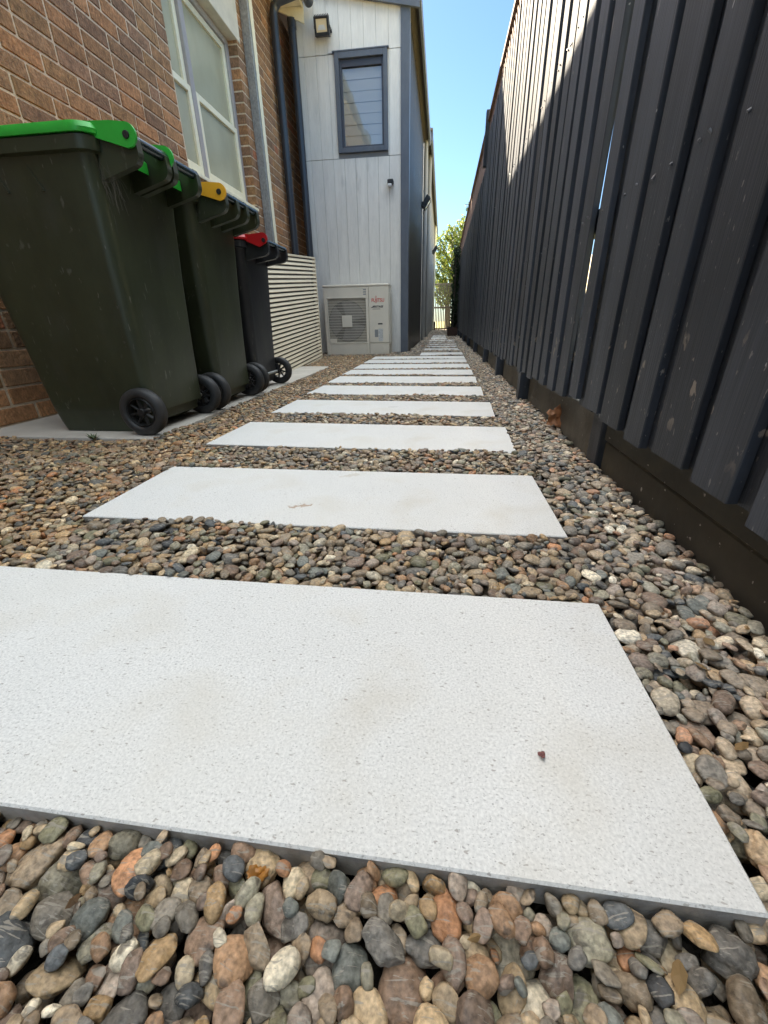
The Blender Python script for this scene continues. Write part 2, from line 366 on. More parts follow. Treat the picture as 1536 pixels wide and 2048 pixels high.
mx = N.new("ShaderNodeMix"); mx.data_type = 'RGBA'; L.new(o_, mx.inputs[0]); L.new(c, mx.inputs[6]); mx.inputs[7].default_value = (.05, .04, .032, 1); c = mx.outputs[2]
L.new(c, b.inputs['Base Color'])
_, h1 = nz(130, 6, 0, 1); bp = N.new('ShaderNodeBump'); bp.inputs['Strength'].default_value = .65; bp.inputs['Distance'].default_value = .004
L.new(h1, bp.inputs['Height']); L.new(bp.outputs[0], b.inputs['Normal'])

# ------------------------------------------------------------------ ground
g = MB(); g.add([(-300, -300, -.075), (300, -300, -.075), (300, 300, -.075), (-300, 300, -.075)], [(0, 1, 2, 3)])
tag(g.build('ground', M['soil']), kind='structure')
g = MB(); g.add([(-40, 24.2, -.03), (40, 24.2, -.03), (40, 200, -.03), (-40, 200, -.03)], [(0, 1, 2, 3)])
tag(g.build('lawn', M['lawn']), kind='structure')
g = MB(); g.add([(.75, -30, -.03), (60, -30, -.03), (60, 24.1, -.03), (.75, 24.1, -.03)], [(0, 1, 2, 3)])
tag(g.build('neighbour_lawn', M['lawn']), kind='structure')

# ------------------------------------------------------------------ pavers
XL, XR = -.905, .296
rows = [  # y near, y far, x left, x right, yaw deg
    (.198, .606, XL, .283, 0), (.843, 1.243, XL, XR, .2), (1.50, 1.905, XL - .03, .295, -1.9), (2.135, 2.535, XL, .290, -2.2),
    (2.765, 3.17, XL, .290, -2.4), (3.336, 3.75, XL, .292, -1.8), (3.875, 4.28, XL, .295, -1.2), (4.41, 4.87, XL, .30, 0), (5.01, 5.46, XL, .30, 0), (5.55, 6.0, XL, .305, 0),
    (6.13, 6.70, -.30, .31, 0), (7.16, 7.7, -.30, .31, .5), (7.93, 8.5, -.30, .31, 0), (8.71, 9.25, -.30, .31, -.3), (9.65, 10.1, -.30, .31, 0), (10.4, 11.05, -.30, .31, 0),
    (11.3, 12.15, -.30, .14, 0), (12.2, 13.05, -.30, .14, 0), (13.1, 13.95, -.30, .14, 0), (14.0, 14.9, -.30, .14, 0)]
plabels = ["large white stone paver nearest the camera across the foot of the path", "second nearest white stone paver, pebbles on all four sides",
           "third nearest white stone paver, just beyond the small dark slate chip", "fourth white stone paver from the camera, level with the orange-lidless green bin wheels",
           "fifth white stone paver from the camera", "sixth white stone paver from the camera", "seventh white stone paver from the camera",
           "eighth white stone paver from the camera", "ninth white stone paver from the camera", "farthest of the ten wide white pavers, beside the air conditioner",
           "nearest of the narrow white pavers, level with the slate blue corner trim", "second nearest of the narrow white pavers along the dark clad wall",
           "third nearest of the narrow white pavers along the dark clad wall", "fourth nearest of the narrow white pavers along the dark clad wall",
           "fifth nearest of the narrow white pavers along the dark clad wall", "farthest crosswise white paver before the strip of lengthwise ones",
           "nearest of the lengthwise pavers at the far end of the path", "second of the lengthwise pavers at the far end of the path",
           "third of the lengthwise pavers at the far end of the path", "last lengthwise paver, closest to the slatted gate"]
plabels[3] = "fourth white stone paver from the camera, level with the gap between the green bins"
rnd = random.Random(4)
slab_rects = []
for i, ((y0, y1, x0, x1, a_), lb) in enumerate(zip(rows, plabels)):
    m = MB(); cx, cy_ = (x0 + x1) / 2, (y0 + y1) / 2; hx, hy = (x1 - x0) / 2, (y1 - y0) / 2
    m.box(-hx, hx, -hy, hy, -.036, 0, .0022)
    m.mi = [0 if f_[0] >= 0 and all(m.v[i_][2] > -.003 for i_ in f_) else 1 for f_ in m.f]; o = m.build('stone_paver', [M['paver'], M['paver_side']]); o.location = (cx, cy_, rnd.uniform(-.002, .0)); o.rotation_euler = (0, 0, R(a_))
    tag(o, lb, 'paver', 'white stone pavers of the path'); slab_rects.append((x0, x1, y0, y1, a_))
m = MB(); m.box(-2.098, -1.205, 1.565, 4.62, -.036, .004, .003)
tag(m.build('bin_pad', M['pad']), 'flat beige concrete strip under the wheelie bins beside the brick wall', 'concrete pad')
slab_rects.append((-2.1, -1.205, 1.565, 4.62, 0))

# ------------------------------------------------------------------ gravel bed: stones dropped one by one on a height map
RS = np.random.RandomState(11)
GX0, GX1, GY0, GY1, GS = -2.12, .56, -.28, 6.75, .005
nx, ny = int((GX1 - GX0) / GS), int((GY1 - GY0) / GS)
gx = GX0 + (np.arange(nx) + .5) * GS; gy = GY0 + (np.arange(ny) + .5) * GS
XX, YY = np.meshgrid(gx, gy, indexing='ij')
Hm = np.full((nx, ny), -.055); blocked = np.zeros((nx, ny), bool)
def slabmask(X, Y, gr=0.0):
    mk = np.zeros(X.shape, bool)
    for (x0, x1, y0, y1, a_) in slab_rects:
        c_, s_ = math.cos(R(a_)), math.sin(R(a_)); mx_, my_ = (x0 + x1) / 2, (y0 + y1) / 2
        u = (X - mx_) * c_ + (Y - my_) * s_; v = -(X - mx_) * s_ + (Y - my_) * c_
        mk |= (np.abs(u) < (x1 - x0) / 2 + gr) & (np.abs(v) < (y1 - y0) / 2 + gr)
    return mk
sm = slabmask(XX, YY); Hm[sm] = 0.0
wallm = (XX < -2.10) | (XX > .515) | ((YY > 6.40) & (XX < -.74) & (XX > -1.70))
Hm[wallm] = .05
target = np.full((nx, ny), -.006)
low = np.add.reduce([np.sin(XX * f1 + p1) * np.sin(YY * f2_ + p2) for f1, p1, f2_, p2 in ((5, 1, 4, 2), (9, 3, 7, 0), (3, 5, 11, 1))]) * .0035
target = target + low
target = target - .006 * np.exp(-((YY - .1) / .30) ** 2) + .010 * np.exp(-((XX - .5) / .10) ** 2)
allowed = ~(slabmask(XX, YY, .004) | wallm | (YY < -.26))
ai, aj = np.nonzero(allowed)
def rotmat(yw, tl, rl):
    c1, s1, c2, s2, c3, s3 = math.cos(yw), math.sin(yw), math.cos(tl), math.sin(tl), math.cos(rl), math.sin(rl)
    Rz = np.array([[c1, -s1, 0], [s1, c1, 0], [0, 0, 1]]); Ry = np.array([[c2, 0, s2], [0, 1, 0], [-s2, 0, c2]]); Rx = np.array([[1, 0, 0], [0, c3, -s3], [0, s3, c3]])
    return Rz @ Ry @ Rx
stones = []; idm = np.full((nx, ny), -1, int)
tries = 0; fails = 0
SIZE = [.0150, .30]
while tries < 110000:
    tries += 1
    k = RS.randint(0, len(ai), 7); d = target[ai[k], aj[k]] - Hm[ai[k], aj[k]]; q = k[np.argmax(d)]
    if d.max() < .002:
        fails += 1
        if fails > 9000: break
        continue
    i, j = ai[q], aj[q]; px, py = gx[i], gy[j]
    late = tries > 62000                        # small stones settle into the holes last
    a = min(.025, max(.0085, SIZE[0] * math.exp(RS.randn() * SIZE[1]))) * (.62 if late else 1.0)
    bb = a * RS.uniform(.62, .93); cc = bb * RS.uniform(.36, .80)
    steep = RS.rand() < .12
    Rm = rotmat(RS.uniform(0, math.pi), RS.randn() * (.75 if steep else .25), RS.randn() * (.9 if steep else .3))
    Q = Rm @ np.diag([1 / a ** 2, 1 / bb ** 2, 1 / cc ** 2]) @ Rm.T
    ra = int(a / GS) + 1
    i0, i1, j0, j1 = max(0, i - ra), min(nx, i + ra + 1), max(0, j - ra), min(ny, j + ra + 1)
    dx = (gx[i0:i1] - px)[:, None]; dy = (gy[j0:j1] - py)[None, :]
    A_ = Q[2, 2]; B_ = 2 * (Q[0, 2] * dx + Q[1, 2] * dy); C_ = Q[0, 0] * dx * dx + Q[1, 1] * dy * dy + 2 * Q[0, 1] * dx * dy - 1
    D_ = B_ * B_ - 4 * A_ * C_; ok = D_ > 0
    if not ok.any(): continue
    sq = np.sqrt(np.where(ok, D_, 0)); zb = (-B_ - sq) / (2 * A_); zt = (-B_ + sq) / (2 * A_)
    hh = Hm[i0:i1, j0:j1]; gap = (hh - zb)[ok]
    zc = np.percentile(gap, 90)
    if zc + zt[ok].max() > target[i, j] + (.010 if late else .012): continue
    nh = np.where(ok, zc + zt, -9); up_ = nh > hh
    Hm[i0:i1, j0:j1] = np.maximum(hh, nh); idm[i0:i1, j0:j1][up_] = len(stones)
    stones.append((px, py, zc, a, bb, cc, Rm))
keep = set(np.unique(idm)) - {-1}
stones = [s_ for n_, s_ in enumerate(stones) if n_ in keep]
print('stones kept', len(stones), 'tries', tries)
# far strips: coarser scatter
def far_scatter(x0, x1, y0, y1, dens, zf):
    n_ = int((x1 - x0) * (y1 - y0) * dens)
    for _ in range(n_):
        x_, y_ = RS.uniform(x0, x1), RS.uniform(y0, y1)
        if slabmask(np.array([x_]), np.array([y_]), -.01)[0]: continue
        a = RS.uniform(.016, .032); stones.append((x_, y_, zf(x_, y_) + RS.uniform(-.012, .004), a, a * .75, a * .5, rotmat(RS.uniform(0, 3.1), RS.randn() * .3, RS.randn() * .3)))
far_scatter(-.50, .52, 6.7, 15.4, 1500, lambda x, y: -.006)
far_scatter(-.50, .52, 15.4, 24.3, 700, lambda x, y: -.006)
far_scatter(-2.1, -.50, 6.4, 6.75, 1200, lambda x, y: -.004)
def ico(sub):
    bm = bmesh.new(); bmesh.ops.create_icosphere(bm, subdivisions=sub, radius=1)
    bm.verts.ensure_lookup_table(); v = np.array([x.co[:] for x in bm.verts]); f = np.array([[q.index for q in x.verts] for x in bm.faces]); bm.free(); return v, f
def shapes(sub, n, seed):
    v, f = ico(sub); out = []; rs = np.random.RandomState(seed)
    for k in range(n):
        off = Vector(rs.uniform(-50, 50, 3)); ang = k % 3 == 2; rad = np.empty(len(v))
        for i_, p in enumerate(v):
            P = Vector(p); rad[i_] = 1 + .26 * mnoise.noise(P * 1.1 + off) + (.12 if ang else .05) * mnoise.noise(P * 2.7 + off) + (.05 * mnoise.noise(P * 6 + off) if ang else .012 * mnoise.noise(P * 6 + off))
        q = v * rad[:, None]
        for _ in range(rs.randint(3, 7) if ang else rs.randint(0, 3)):      # cleaved or worn facets
            nrm = rs.randn(3); nrm /= np.linalg.norm(nrm); lim = rs.uniform(.60, .85) if ang else rs.uniform(.75, .92)
            dd = q @ nrm - lim; q = q - np.where(dd > 0, dd * (.92 if ang else .7), 0)[:, None] * nrm
        e = rs.uniform(.8, 1.0); q = np.sign(q) * np.abs(q) ** e
        out.append(q / np.abs(q).max(axis=0))
    return out, f
LOD = [shapes(4, 14, 1), shapes(3, 24, 2), shapes(2, 24, 3), shapes(1, 16, 4)]
PAL = np.array([srgb(*c_) for c_ in ((142, 122, 98), (128, 111, 90), (158, 136, 106), (116, 108, 96), (100, 96, 90), (168, 143, 108), (150, 114, 82), (124, 98, 78), (180, 162, 132),
                                      (102, 106, 100), (80, 84, 86), (136, 130, 110), (160, 128, 86), (196, 184, 160), (122, 102, 88), (144, 128, 114), (62, 64, 66), (170, 116, 76), (118, 114, 88))])
PW = np.array([10, 9, 9, 8, 6, 6, 6, 6, 5, 4, 4, 6, 4, 3, 6, 5, 2, 2, 4], float); PW /= PW.sum()
V_, F_, C_l = [], [], []; base = 0
for (px, py, pz, a, bb, cc, Rm) in stones:
    lod = 1 if py < .80 else (2 if py < 3.3 else 3)
    if py < .36 and a > .015: lod = 0
    sh, f = LOD[lod]; q = sh[RS.randint(len(sh))]
    q = (q * np.array([a, bb, cc]) * 1.04) @ Rm.T + np.array([px, py, pz])
    V_.append(q); F_.append(f + base); base += len(q)
    c_ = PAL[RS.choice(len(PAL), p=PW)] * RS.uniform(.85, 1.45); c_ = c_ * .80 + np.mean(c_) * np.array([.25, .21, .15])
    if px > .3 or py > 6.2: c_ = (c_ * .82 + np.mean(c_) * .2) * 1.08      # greyer stones along the fence side
    elif px < -.85: c_ = c_ * np.array([1.12, 1.0, .86])
    C_l.append(np.tile(np.append(c_, RS.rand()), (len(f) * 3, 1)))
V_ = np.concatenate(V_); F_ = np.concatenate(F_); C_l = np.concatenate(C_l).astype(np.float32)
me = bpy.data.meshes.new('gravel'); me.vertices.add(len(V_)); me.vertices.foreach_set('co', V_.astype(np.float32).ravel())
me.loops.add(len(F_) * 3); me.loops.foreach_set('vertex_index', F_.astype(np.int32).ravel())
me.polygons.add(len(F_)); me.polygons.foreach_set('loop_start', np.arange(0, len(F_) * 3, 3, dtype=np.int32))
me.polygons.foreach_set('use_smooth', np.ones(len(F_), bool)); me.update(calc_edges=True)
ca = me.color_attributes.new("Col", 'FLOAT_COLOR', 'CORNER'); ca.data.foreach_set('color', C_l.ravel())
me.materials.append(M['stone']); go = bpy.data.objects.new('gravel', me); COL.objects.link(go)
tag(go, 'mixed brown and grey river pebbles filling the whole passage floor', kind='stuff')
def ground_z(x, y):
    i = int((x - GX0) / GS); j = int((y - GY0) / GS)
    return float(Hm[i, j]) if 0 <= i < nx and 0 <= j < ny else 0.0

# ------------------------------------------------------------------ timber fence on the right
fence = empty('timber_fence', (.5, 12, 0), 'tall dark charcoal painted timber paling fence along the right side of the path', 'fence')
rnd = random.Random(9)
FX = .460
fronts = [(.66, .767), (.807, .93), (.98, 1.07), (1.12, 1.25), (1.283, 1.41), (1.49, 1.577)]
y = .66 - .155
pre = []
while y > -4.0: pre.append((y, y + .108)); y -= .157
y = 1.577 + .085
while y < 24.0:
    wd = .105 + rnd.uniform(-.008, .012); fronts.append((y, y + wd)); y += wd + .052 + rnd.uniform(-.006, .006)
    if abs(y - 4.25) < .08: y += .03
fronts = sorted(pre + fronts)
m = MB()
def paling(m, x0, x1, y0, y1, z0, z1, shade, lean=0.0, bow=0.0):
    n = 6; rings = []
    b_ = .0018
    for k in range(n + 1):
        z = z0 + (z1 - z0) * k / n; dy = lean * (z - z0); dx = bow * math.sin(math.pi * k / n)
        rings.append([Vector((x0 + dx + b_, y0 + dy, z)), Vector((x0 + dx, y0 + b_ + dy, z)), Vector((x0 + dx, y1 - b_ + dy, z)), Vector((x0 + dx + b_, y1 + dy, z)), Vector((x1 + dx, y1 + dy, z)), Vector((x1 + dx, y0 + dy, z))])
    m.loft(rings, col=(shade, shade, shade))
def topz(y): return 2.44 if y < 6.5 else (2.15 if y < 17 else 2.3)
for (a, b_) in fronts:
    j = rnd.uniform(-.004, .004); tz = topz(a)
    zb = .163 + rnd.uniform(-.012, .012)
    if 1.25 < a < 1.6: zb += .02
    paling(m, FX + rnd.uniform(-.003, .002), FX + .016, a, b_, zb, tz + rnd.uniform(-.004, .004), rnd.uniform(.7, 1.4), rnd.uniform(-.003, .003), rnd.uniform(-.003, .003))
for k in range(len(fronts) - 1):
    a, b_ = fronts[k][1], fronts[k + 1][0]
    if abs(a - 1.577) < .001:                      # the rear board that has pulled away and lets daylight through
        rings = []
        for z, e in ((.17, 1.64), (.44, 1.67), (.53, 1.703), (.72, 1.711), (.88, 1.708), (.98, 1.702), (1.08, 1.69), (1.36, 1.66), (1.8, 1.64), (2.44, 1.62)):
            rings.append([Vector((FX + .019, e, z)), Vector((FX + .019, 1.766, z)), Vector((FX + .034, 1.766, z)), Vector((FX + .034, e, z))])
        m.loft(rings, col=(.9, .9, .9)); continue
    tz = topz(a)
    paling(m, FX + .019 + rnd.uniform(0, .002), FX + .034, a - (.03 if abs(a - 1.768) > .03 else -.008), b_ + .03, .168 + rnd.uniform(-.006, .01), tz - .003, rnd.uniform(.75, 1.1))
m.build('palings', M['fence'], fence)
m = MB()
for z in (.73, 1.42, 2.05): m.box(FX + .037, FX + .075, -4.0, 24.0, z - .035, z + .035, .003)
m.build('rails', M['fence'], fence)
m = MB()
for (a, b_) in fronts:
    if not .4 < a < 5: continue
    for z in (.73, 1.42):
        for yv in (a + .028, b_ - .028):
            m.tube([(FX - .0036, yv + rnd.uniform(-.006, .006), z + rnd.uniform(-.012, .012))] * 1 + [(FX + .004, yv, z)], .0026, 8)
tag(m.build('nail_heads', M['nail'], fence), kind='stuff')
py_ = [-3.6, -2.4, -1.1, .12, 1.37, 2.60, 3.74, 4.95, 6.55] + [6.55 + 1.75 * k for k in range(1, 11)]
for yv in py_:
    m = MB(); thick = .09
    m.box(.503 if yv < 2 else FX + .003, .60, yv - .035, yv + .05, -.07, .16 if yv != 6.55 else .16, .003)
    m.box(FX + .078, .60, yv - .035, yv + .05, .162, 2.60, .003)
    if abs(yv - 6.55) < .01: m.box(.425, .50, yv - .03, yv + .045, 2.16, 2.70, .004)
    m.build('fence_post', M['fence'], fence)
m = MB()
m.box(.520, .56, -4.0, 1.325, -.07, .088, .003, col=(.62, .60, .55)); m.box(.514, .552, -4.0, 1.325, .094, .162, .003, col=(.55, .55, .52))
prev = 1.43
for k, yv in enumerate(py_[5:] + [24.1]):
    v_ = [1.25, 1.6, 1.5, 1.1, .9][k] if k < 5 else .8
    m.box(.516 + (k % 2) * .006, .56, prev, yv - .045, -.07, .158, .003, col=(v_, v_, v_)); prev = yv + .06
m.build('plinth_board', M['plinth'], fence)
m = MB()
def lat(y0, y1, z0, z1):
    h = z1 - z0; step = .085
    y = y0 - h
    while y < y1:
        for s_ in (1, -1):
            a = [y, z0] if s_ > 0 else [y + h, z0]; b_ = [y + h, z1] if s_ > 0 else [y, z1]
            # clip to y range
            def clip(p, q):
                if p[0] < y0:
                    t_ = (y0 - p[0]) / (q[0] - p[0]) if q[0] != p[0] else 0; p = [y0, p[1] + (q[1] - p[1]) * t_]
                if p[0] > y1:
                    t_ = (y1 - p[0]) / (q[0] - p[0]) if q[0] != p[0] else 0; p = [y1, p[1] + (q[1] - p[1]) * t_]
                return p
            if max(a[0], b_[0]) <= y0 or min(a[0], b_[0]) >= y1: continue
            p, q = clip(a, b_), clip(b_, a)
            x0 = FX + .010 if s_ > 0 else FX + .018
            wv = .016
            m.prism([(p[0] - wv, p[1]), (p[0] + wv, p[1]), (q[0] + wv, q[1]), (q[0] - wv, q[1])], 0, x0, x0 + .007)
        y += step
lat(-4.0, 6.5, 2.45, 2.585); lat(6.62, 17, 2.16, 2.585); lat(17.05, 24, 2.31, 2.585)
m.build('trellis', M['trellis'], fence)
m = MB(); m.box(FX - .012, FX + .05, -4.0, 24.05, 2.588, 2.63, .004)
m.build('capping_rail', M['trellis'], fence)

# ------------------------------------------------------------------ brick house on the left
WX = -2.10; HY0, HY1 = -3.0, 7.55; HZ = 3.80
house = empty('brick_house', (-4, 4, 0), 'brown face brick house with cream mortar behind the wheelie bins on the left', 'house')
WY0, WY1, WZ0, WZ1 = 3.985, 5.335, 1.602, 2.955
CO = .086; Z0 = -.055 - CO + .003 + .086
bm_ = MB(); rnd = random.Random(3)
BP = [srgb(*c_) for c_ in ((168, 128, 92), (158, 120, 86), (172, 128, 88), (152, 116, 88), (178, 128, 86), (164, 124, 84), (148, 112, 84), (182, 132, 90))]
zrow = -.078; row = 0
while zrow < HZ:
    off = .0 if row % 2 == 0 else .12
    y = HY0 - off
    while y < HY1:
        L_ = .23
        if rnd.random() < .10: L_ = .110
        y0, y1 = max(y, HY0), min(y + L_, HY1); y += L_ + .0105
        if y1 - y0 < .02: continue
        z0, z1 = zrow, min(zrow + .0755, HZ)
        segs = [(y0, y1)]
        inwin = z1 > WZ0 + .01 and z0 < WZ1 - .005
        if inwin:
            segs = []
            if y0 < WY0: segs.append((y0, min(y1, WY0)))
            if y1 > WY1: segs.append((max(y0, WY1), y1))
        if z1 > WZ1 - .03 and z0 < WZ1 + .36:      # lintel zone
            segs = [q for q in ([(y0, min(y1, WY0 - .09))] if y0 < WY0 - .09 else []) + ([(max(y0, WY1 + .075), y1)] if y1 > WY1 + .075 else [])] if z0 > WZ1 - .02 else segs
        for (s0, s1) in segs:
            if s1 - s0 < .015: continue
            c_ = BP[rnd.randrange(len(BP))]; k_ = rnd.uniform(.82, 1.1)
            if rnd.random() < .02: c_ = srgb(186, 118, 82)
            jx = rnd.uniform(-.002, .001)
            bm_.box(WX - .11, WX + jx, s0 + rnd.uniform(0, .002), s1 - rnd.uniform(0, .002), z0 + rnd.uniform(0, .0015), z1, .0035, col=tuple(q * k_ for q in c_))
    zrow += CO; row += 1
# front return wall of the house, facing the street
zrow = -.078; row = 0
while zrow < HZ:
    x = WX - .12 - (.12 if row % 2 else 0)
    while x > -7:
        c_ = BP[rnd.randrange(len(BP))]; k_ = rnd.uniform(.75, 1.15)
        bm_.box(x - .23, x, HY0 - .001, HY0 + .11, zrow, min(zrow + .0755, HZ), .0035, col=tuple(q * k_ for q in c_)); x -= .2405
    zrow += CO; row += 1
wall = bm_.build('wall', M['brick'], house)
m = MB()
def wbox(y0, y1, z0, z1): m.box(-2.55, WX - .0055, y0, y1, z0, z1)
wbox(HY0 + .004, WY0 - .004, -.08, HZ); wbox(WY1 + .004, HY1, -.08, HZ)
wbox(WY0 - .0039, WY1 + .0039, -.08, WZ0 - .003); wbox(WY0 - .0039, WY1 + .0039, WZ1 + .003, HZ)
m.box(-7, -2.551, HY0 + .0065, HY0 + .3, -.08, HZ); m.box(-7, -6.8, HY0 + .31, 24, -.08, HZ)
m.build('mortar', M['mortar'], wall)
m = MB(); m.box(-2.30, WX + .006, WY0 - .09, WY1 + .07, WZ1, WZ1 + .345, .004)
m.build('lintel', M['lintel'], house)
# window
fx = -2.19
win = MB()
win.box(fx - .06, fx - .004, WY1 - .062, WY1 - .002, WZ0, WZ1 - .002, .004); win.box(fx - .06, fx - .004, WY0 + .002, WY0 + .062, WZ0, WZ1 - .002, .004)
win.box(fx - .06, fx - .002, WY0 + .063, WY1 - .063, WZ1 - .05, WZ1 - .003, .004); win.box(fx - .06, fx + .006, 4.405, 4.475, WZ0 + .002, WZ1 - .052, .004)
wo = win.build('window', M['mauve_paint'], house)
def sash(y0, y1, z0, z1, x, bot=.07):
    m = MB(); s_ = .05
    m.box(x - .036, x, y0, y0 + s_, z0, z1, .003); m.box(x - .036, x, y1 - s_, y1, z0, z1, .003)
    m.box(x - .035, x + .001, y0 + s_ + .0005, y1 - s_ - .0005, z1 - s_, z1 - .0005, .003); m.box(x - .035, x + .001, y0 + s_ + .0005, y1 - s_ - .0005, z0 + .0005, z0 + bot, .003)
    o = m.build('sash', M['cream_paint'], wo)
    g_ = MB(); g_.add([(x - .02, y0 + s_, z0 + bot), (x - .02, y1 - s_, z0 + bot), (x - .02, y1 - s_, z1 - s_), (x - .02, y0 + s_, z1 - s_)], [(0, 1, 2, 3)])
    g_.build('glass', M['obscure'], o)
zm = 2.245
for (a, b_) in ((WY0 + .064, 4.403), (4.477, WY1 - .064)):
    sash(a, b_, zm - .005, WZ1 - .053, fx - .022, .045); sash(a, b_, WZ0 + .03, zm + .025, fx - .0, .085)
m = MB()
for k in range(40):
    ya = WY0 + .03 + k * .033; m.box(-2.245, -2.238 + .0005 * (k % 2), ya, ya + .0335, WZ0 + .02, WZ1 - .02)
m.build('curtain', M['curtain'], wo)
m = MB(); m.box(-2.25, WX + .02, WY0 + .001, WY1 - .001, WZ0 - .03, WZ0 + .0, .004); m.build('window_sill', M['cream_paint'], house)
# roof, eave, gutter
m = MB()
th = .05
def slopebox(m, x0, z0, x1, z1, y0, y1, t_):
    m.prism([(x0, z0), (x0, z0 + t_), (x1, z1 + t_), (x1, z1)], 1, y0, y1)
slopebox(m, -1.66, 3.84, -6.5, 5.9, -3.4, 6.66, .05); m.build('roof', M['roof'], house)
m = MB(); m.box(-2.11, -1.775, -3.4, 6.62, HZ - .015, HZ - .002); m.box(-1.775, -1.755, -3.4, 6.63, HZ - .03, HZ + .09, .002)
m.prism([(-2.09, HZ - .02), (-1.757, HZ - .16), (-1.757, HZ + .02), (-2.09, HZ + .02)], 1, 6.632, 6.655)
m.build('eave_lining', M['cream_paint'], house)
m = MB()
rg = []
for yv in (-3.4, 6.655):
    rg.append([Vector((-1.69 + .058 * math.cos(t_), yv, HZ + .03 + .055 * math.sin(t_))) for t_ in [math.pi * (1 + k / 10) for k in range(11)]] + [Vector((-1.632, yv, HZ + .06)), Vector((-1.748, yv, HZ + .06))])
m.loft(rg); m.build('gutter', M['pipe'], house, smooth=True)
m = MB()
m.tube([(-2.035, 6.36, -.05), (-2.035, 6.36, 3.60), (-2.02, 6.36, 3.66), (-1.96, 6.36, 3.715), (-1.75, 6.36, 3.755), (-1.70, 6.36, 3.79)], .047, 20)
for z in (.9, 2.1, 3.3): m.tube([(-2.035, 6.36, z - .012), (-2.035, 6.36, z + .012)], .050, 20)
m.build('downpipe', M['pipe'], house, smooth=True)
m = MB()
m.tube([(-1.915, 6.66, -.05), (-1.915, 6.66, 3.70)], .047, 20); m.tube([(-1.915, 6.66, 3.62), (-1.915, 6.66, 3.70)], .053, 20)
m.box(-1.955, -1.90, 6.706, 6.735, -.05, 3.7, .002)
m.build('downpipe', M['pipe'], house, smooth=True)
m = MB(); m.box(WX + .001, -2.014, 5.50, 5.612, .6, 3.78, .002); m.box(-2.012, -2.006, 5.535, 5.612, .6, 3.78, .001, mi=1)
m.box(WX + .001, -2.035, 5.614, 5.628, .6, 3.78, .001, mi=1)
m.build('steel_channel', [M['galv'], M['cream_paint']], house)

# ------------------------------------------------------------------ weatherboard extension at the end of the brick wall
ext = empty('weatherboard_extension', (-2, 8, 0), 'pale grey vertical board extension with slate blue corner post behind the air conditioner', 'house extension')
EY = 6.75; wx0, wx1, wz0, wz1 = -1.44, -.785, 2.45, 3.41
m = MB(); rnd = random.Random(5)
ztop = lambda x: 3.74 + .19 * (-.62 - x)
x = -.622
xs = []
while x > -1.85: xs.append((x - .1475, x)); x -= .15
for (a, b_) in xs:
    for (z0, z1) in ((-.06, 2.396), (2.402, 3.402), (3.408, 3.7)):
        bl = [(a, b_, z0, z1)]
        if 2.39 < z0 < 3 and b_ > wx0 and a < wx1:
            bl = []
            if a < wx0: bl.append((a, wx0 - .001, z0, z1))
            if b_ > wx1: bl.append((wx1 + .001, b_, z0, z1))
        for (p, q, r_, s_) in bl:
            if s_ > 3.6:
                m.prism([(p, r_ + (.008 if (q > wx0 and p < wx1) else 0)), (q, r_ + (.008 if (q > wx0 and p < wx1) else 0)), (q, ztop(q) + .12), (p, ztop(p) + .12)], 1, EY, EY + .012)
            elif q - p > .01: m.box(p, q, EY + rnd.uniform(-.0006, .0006), EY + .012, r_, s_, .002)
m.build('front_wall', M['pale_board'], ext)
m = MB(); 
m.box(-1.95, wx0, EY + .0135, EY + .1, -.06, 3.85); m.box(wx1, -.54, EY + .0135, EY + .1, -.06, 3.74); m.box(wx0 - .001, wx1 + .001, EY + .0136, EY + .0995, -.06, wz0); m.box(wx0 - .001, wx1 + .001, EY + .0136, EY + .0995, wz1, 3.78)
m.build('wall_backing', M['groove'], ext)
m = MB(); m.box(-.620, -.512, EY - .022, EY + .09, -.06, 3.80, .003); m.build('corner_trim', M['slate_trim'], ext)
m = MB()
m.prism([(-.40, 3.70), (-.62, 3.742), (-6, 4.764), (-6, 4.95), (-.40, 3.886)], 1, EY - .055, EY - .024)
m.build('barge_board', M['slate_trim'], ext)
# window
m = MB()
for (a, b_, z0, z1) in ((wx0, wx0 + .055, wz0, wz1), (wx1 - .05, wx1, wz0, wz1), (wx0 + .0555, wx1 - .0505, wz1 - .06, wz1), (wx0 + .0555, wx1 - .0505, wz0, wz0 + .05)):
    m.box(a, b_, EY - .03, EY + .02, z0, z1, .003)
m.box(wx0 - .02, wx1 + .02, EY - .034, EY - .002, wz1 + .001, wz1 + .012)
wn = m.build('window', M['slate_trim'], ext)
m = MB()
for (a, b_, z0, z1) in ((wx0 + .056, wx0 + .085, wz0 + .051, wz1 - .061), (wx1 - .075, wx1 - .051, wz0 + .051, wz1 - .061), (wx0 + .086, wx1 - .076, wz1 - .13, wz1 - .062), (wx0 + .086, wx1 - .076, wz0 + .051, wz0 + .075)):
    m.box(a, b_, EY + .0, EY + .04, z0, z1, .002)
m.build('inner_frame', M['window_frame'], wn)
m = MB(); m.add([(wx0 + .08, EY + .025, wz0 + .07), (wx1 - .07, EY + .025, wz0 + .07), (wx1 - .07, EY + .025, wz1 - .12), (wx0 + .08, EY + .025, wz1 - .12)], [(0, 1, 2, 3)])
m.build('glass', M['glass_tint'], wn)
m = MB(); hz = (wz1 - .13 - wz0 - .075) / 7
for k in range(7): m.box(wx0 + .08, wx1 - .07, EY + .030 + .002 * (k % 2), EY + .035, wz0 + .075 + k * hz, wz0 + .075 + (k + 1) * hz - .006)
m.box(wx0, wx1, EY + .06, EY + .065, wz0, wz1)
m.build('roman_blind', M['blind'], wn)
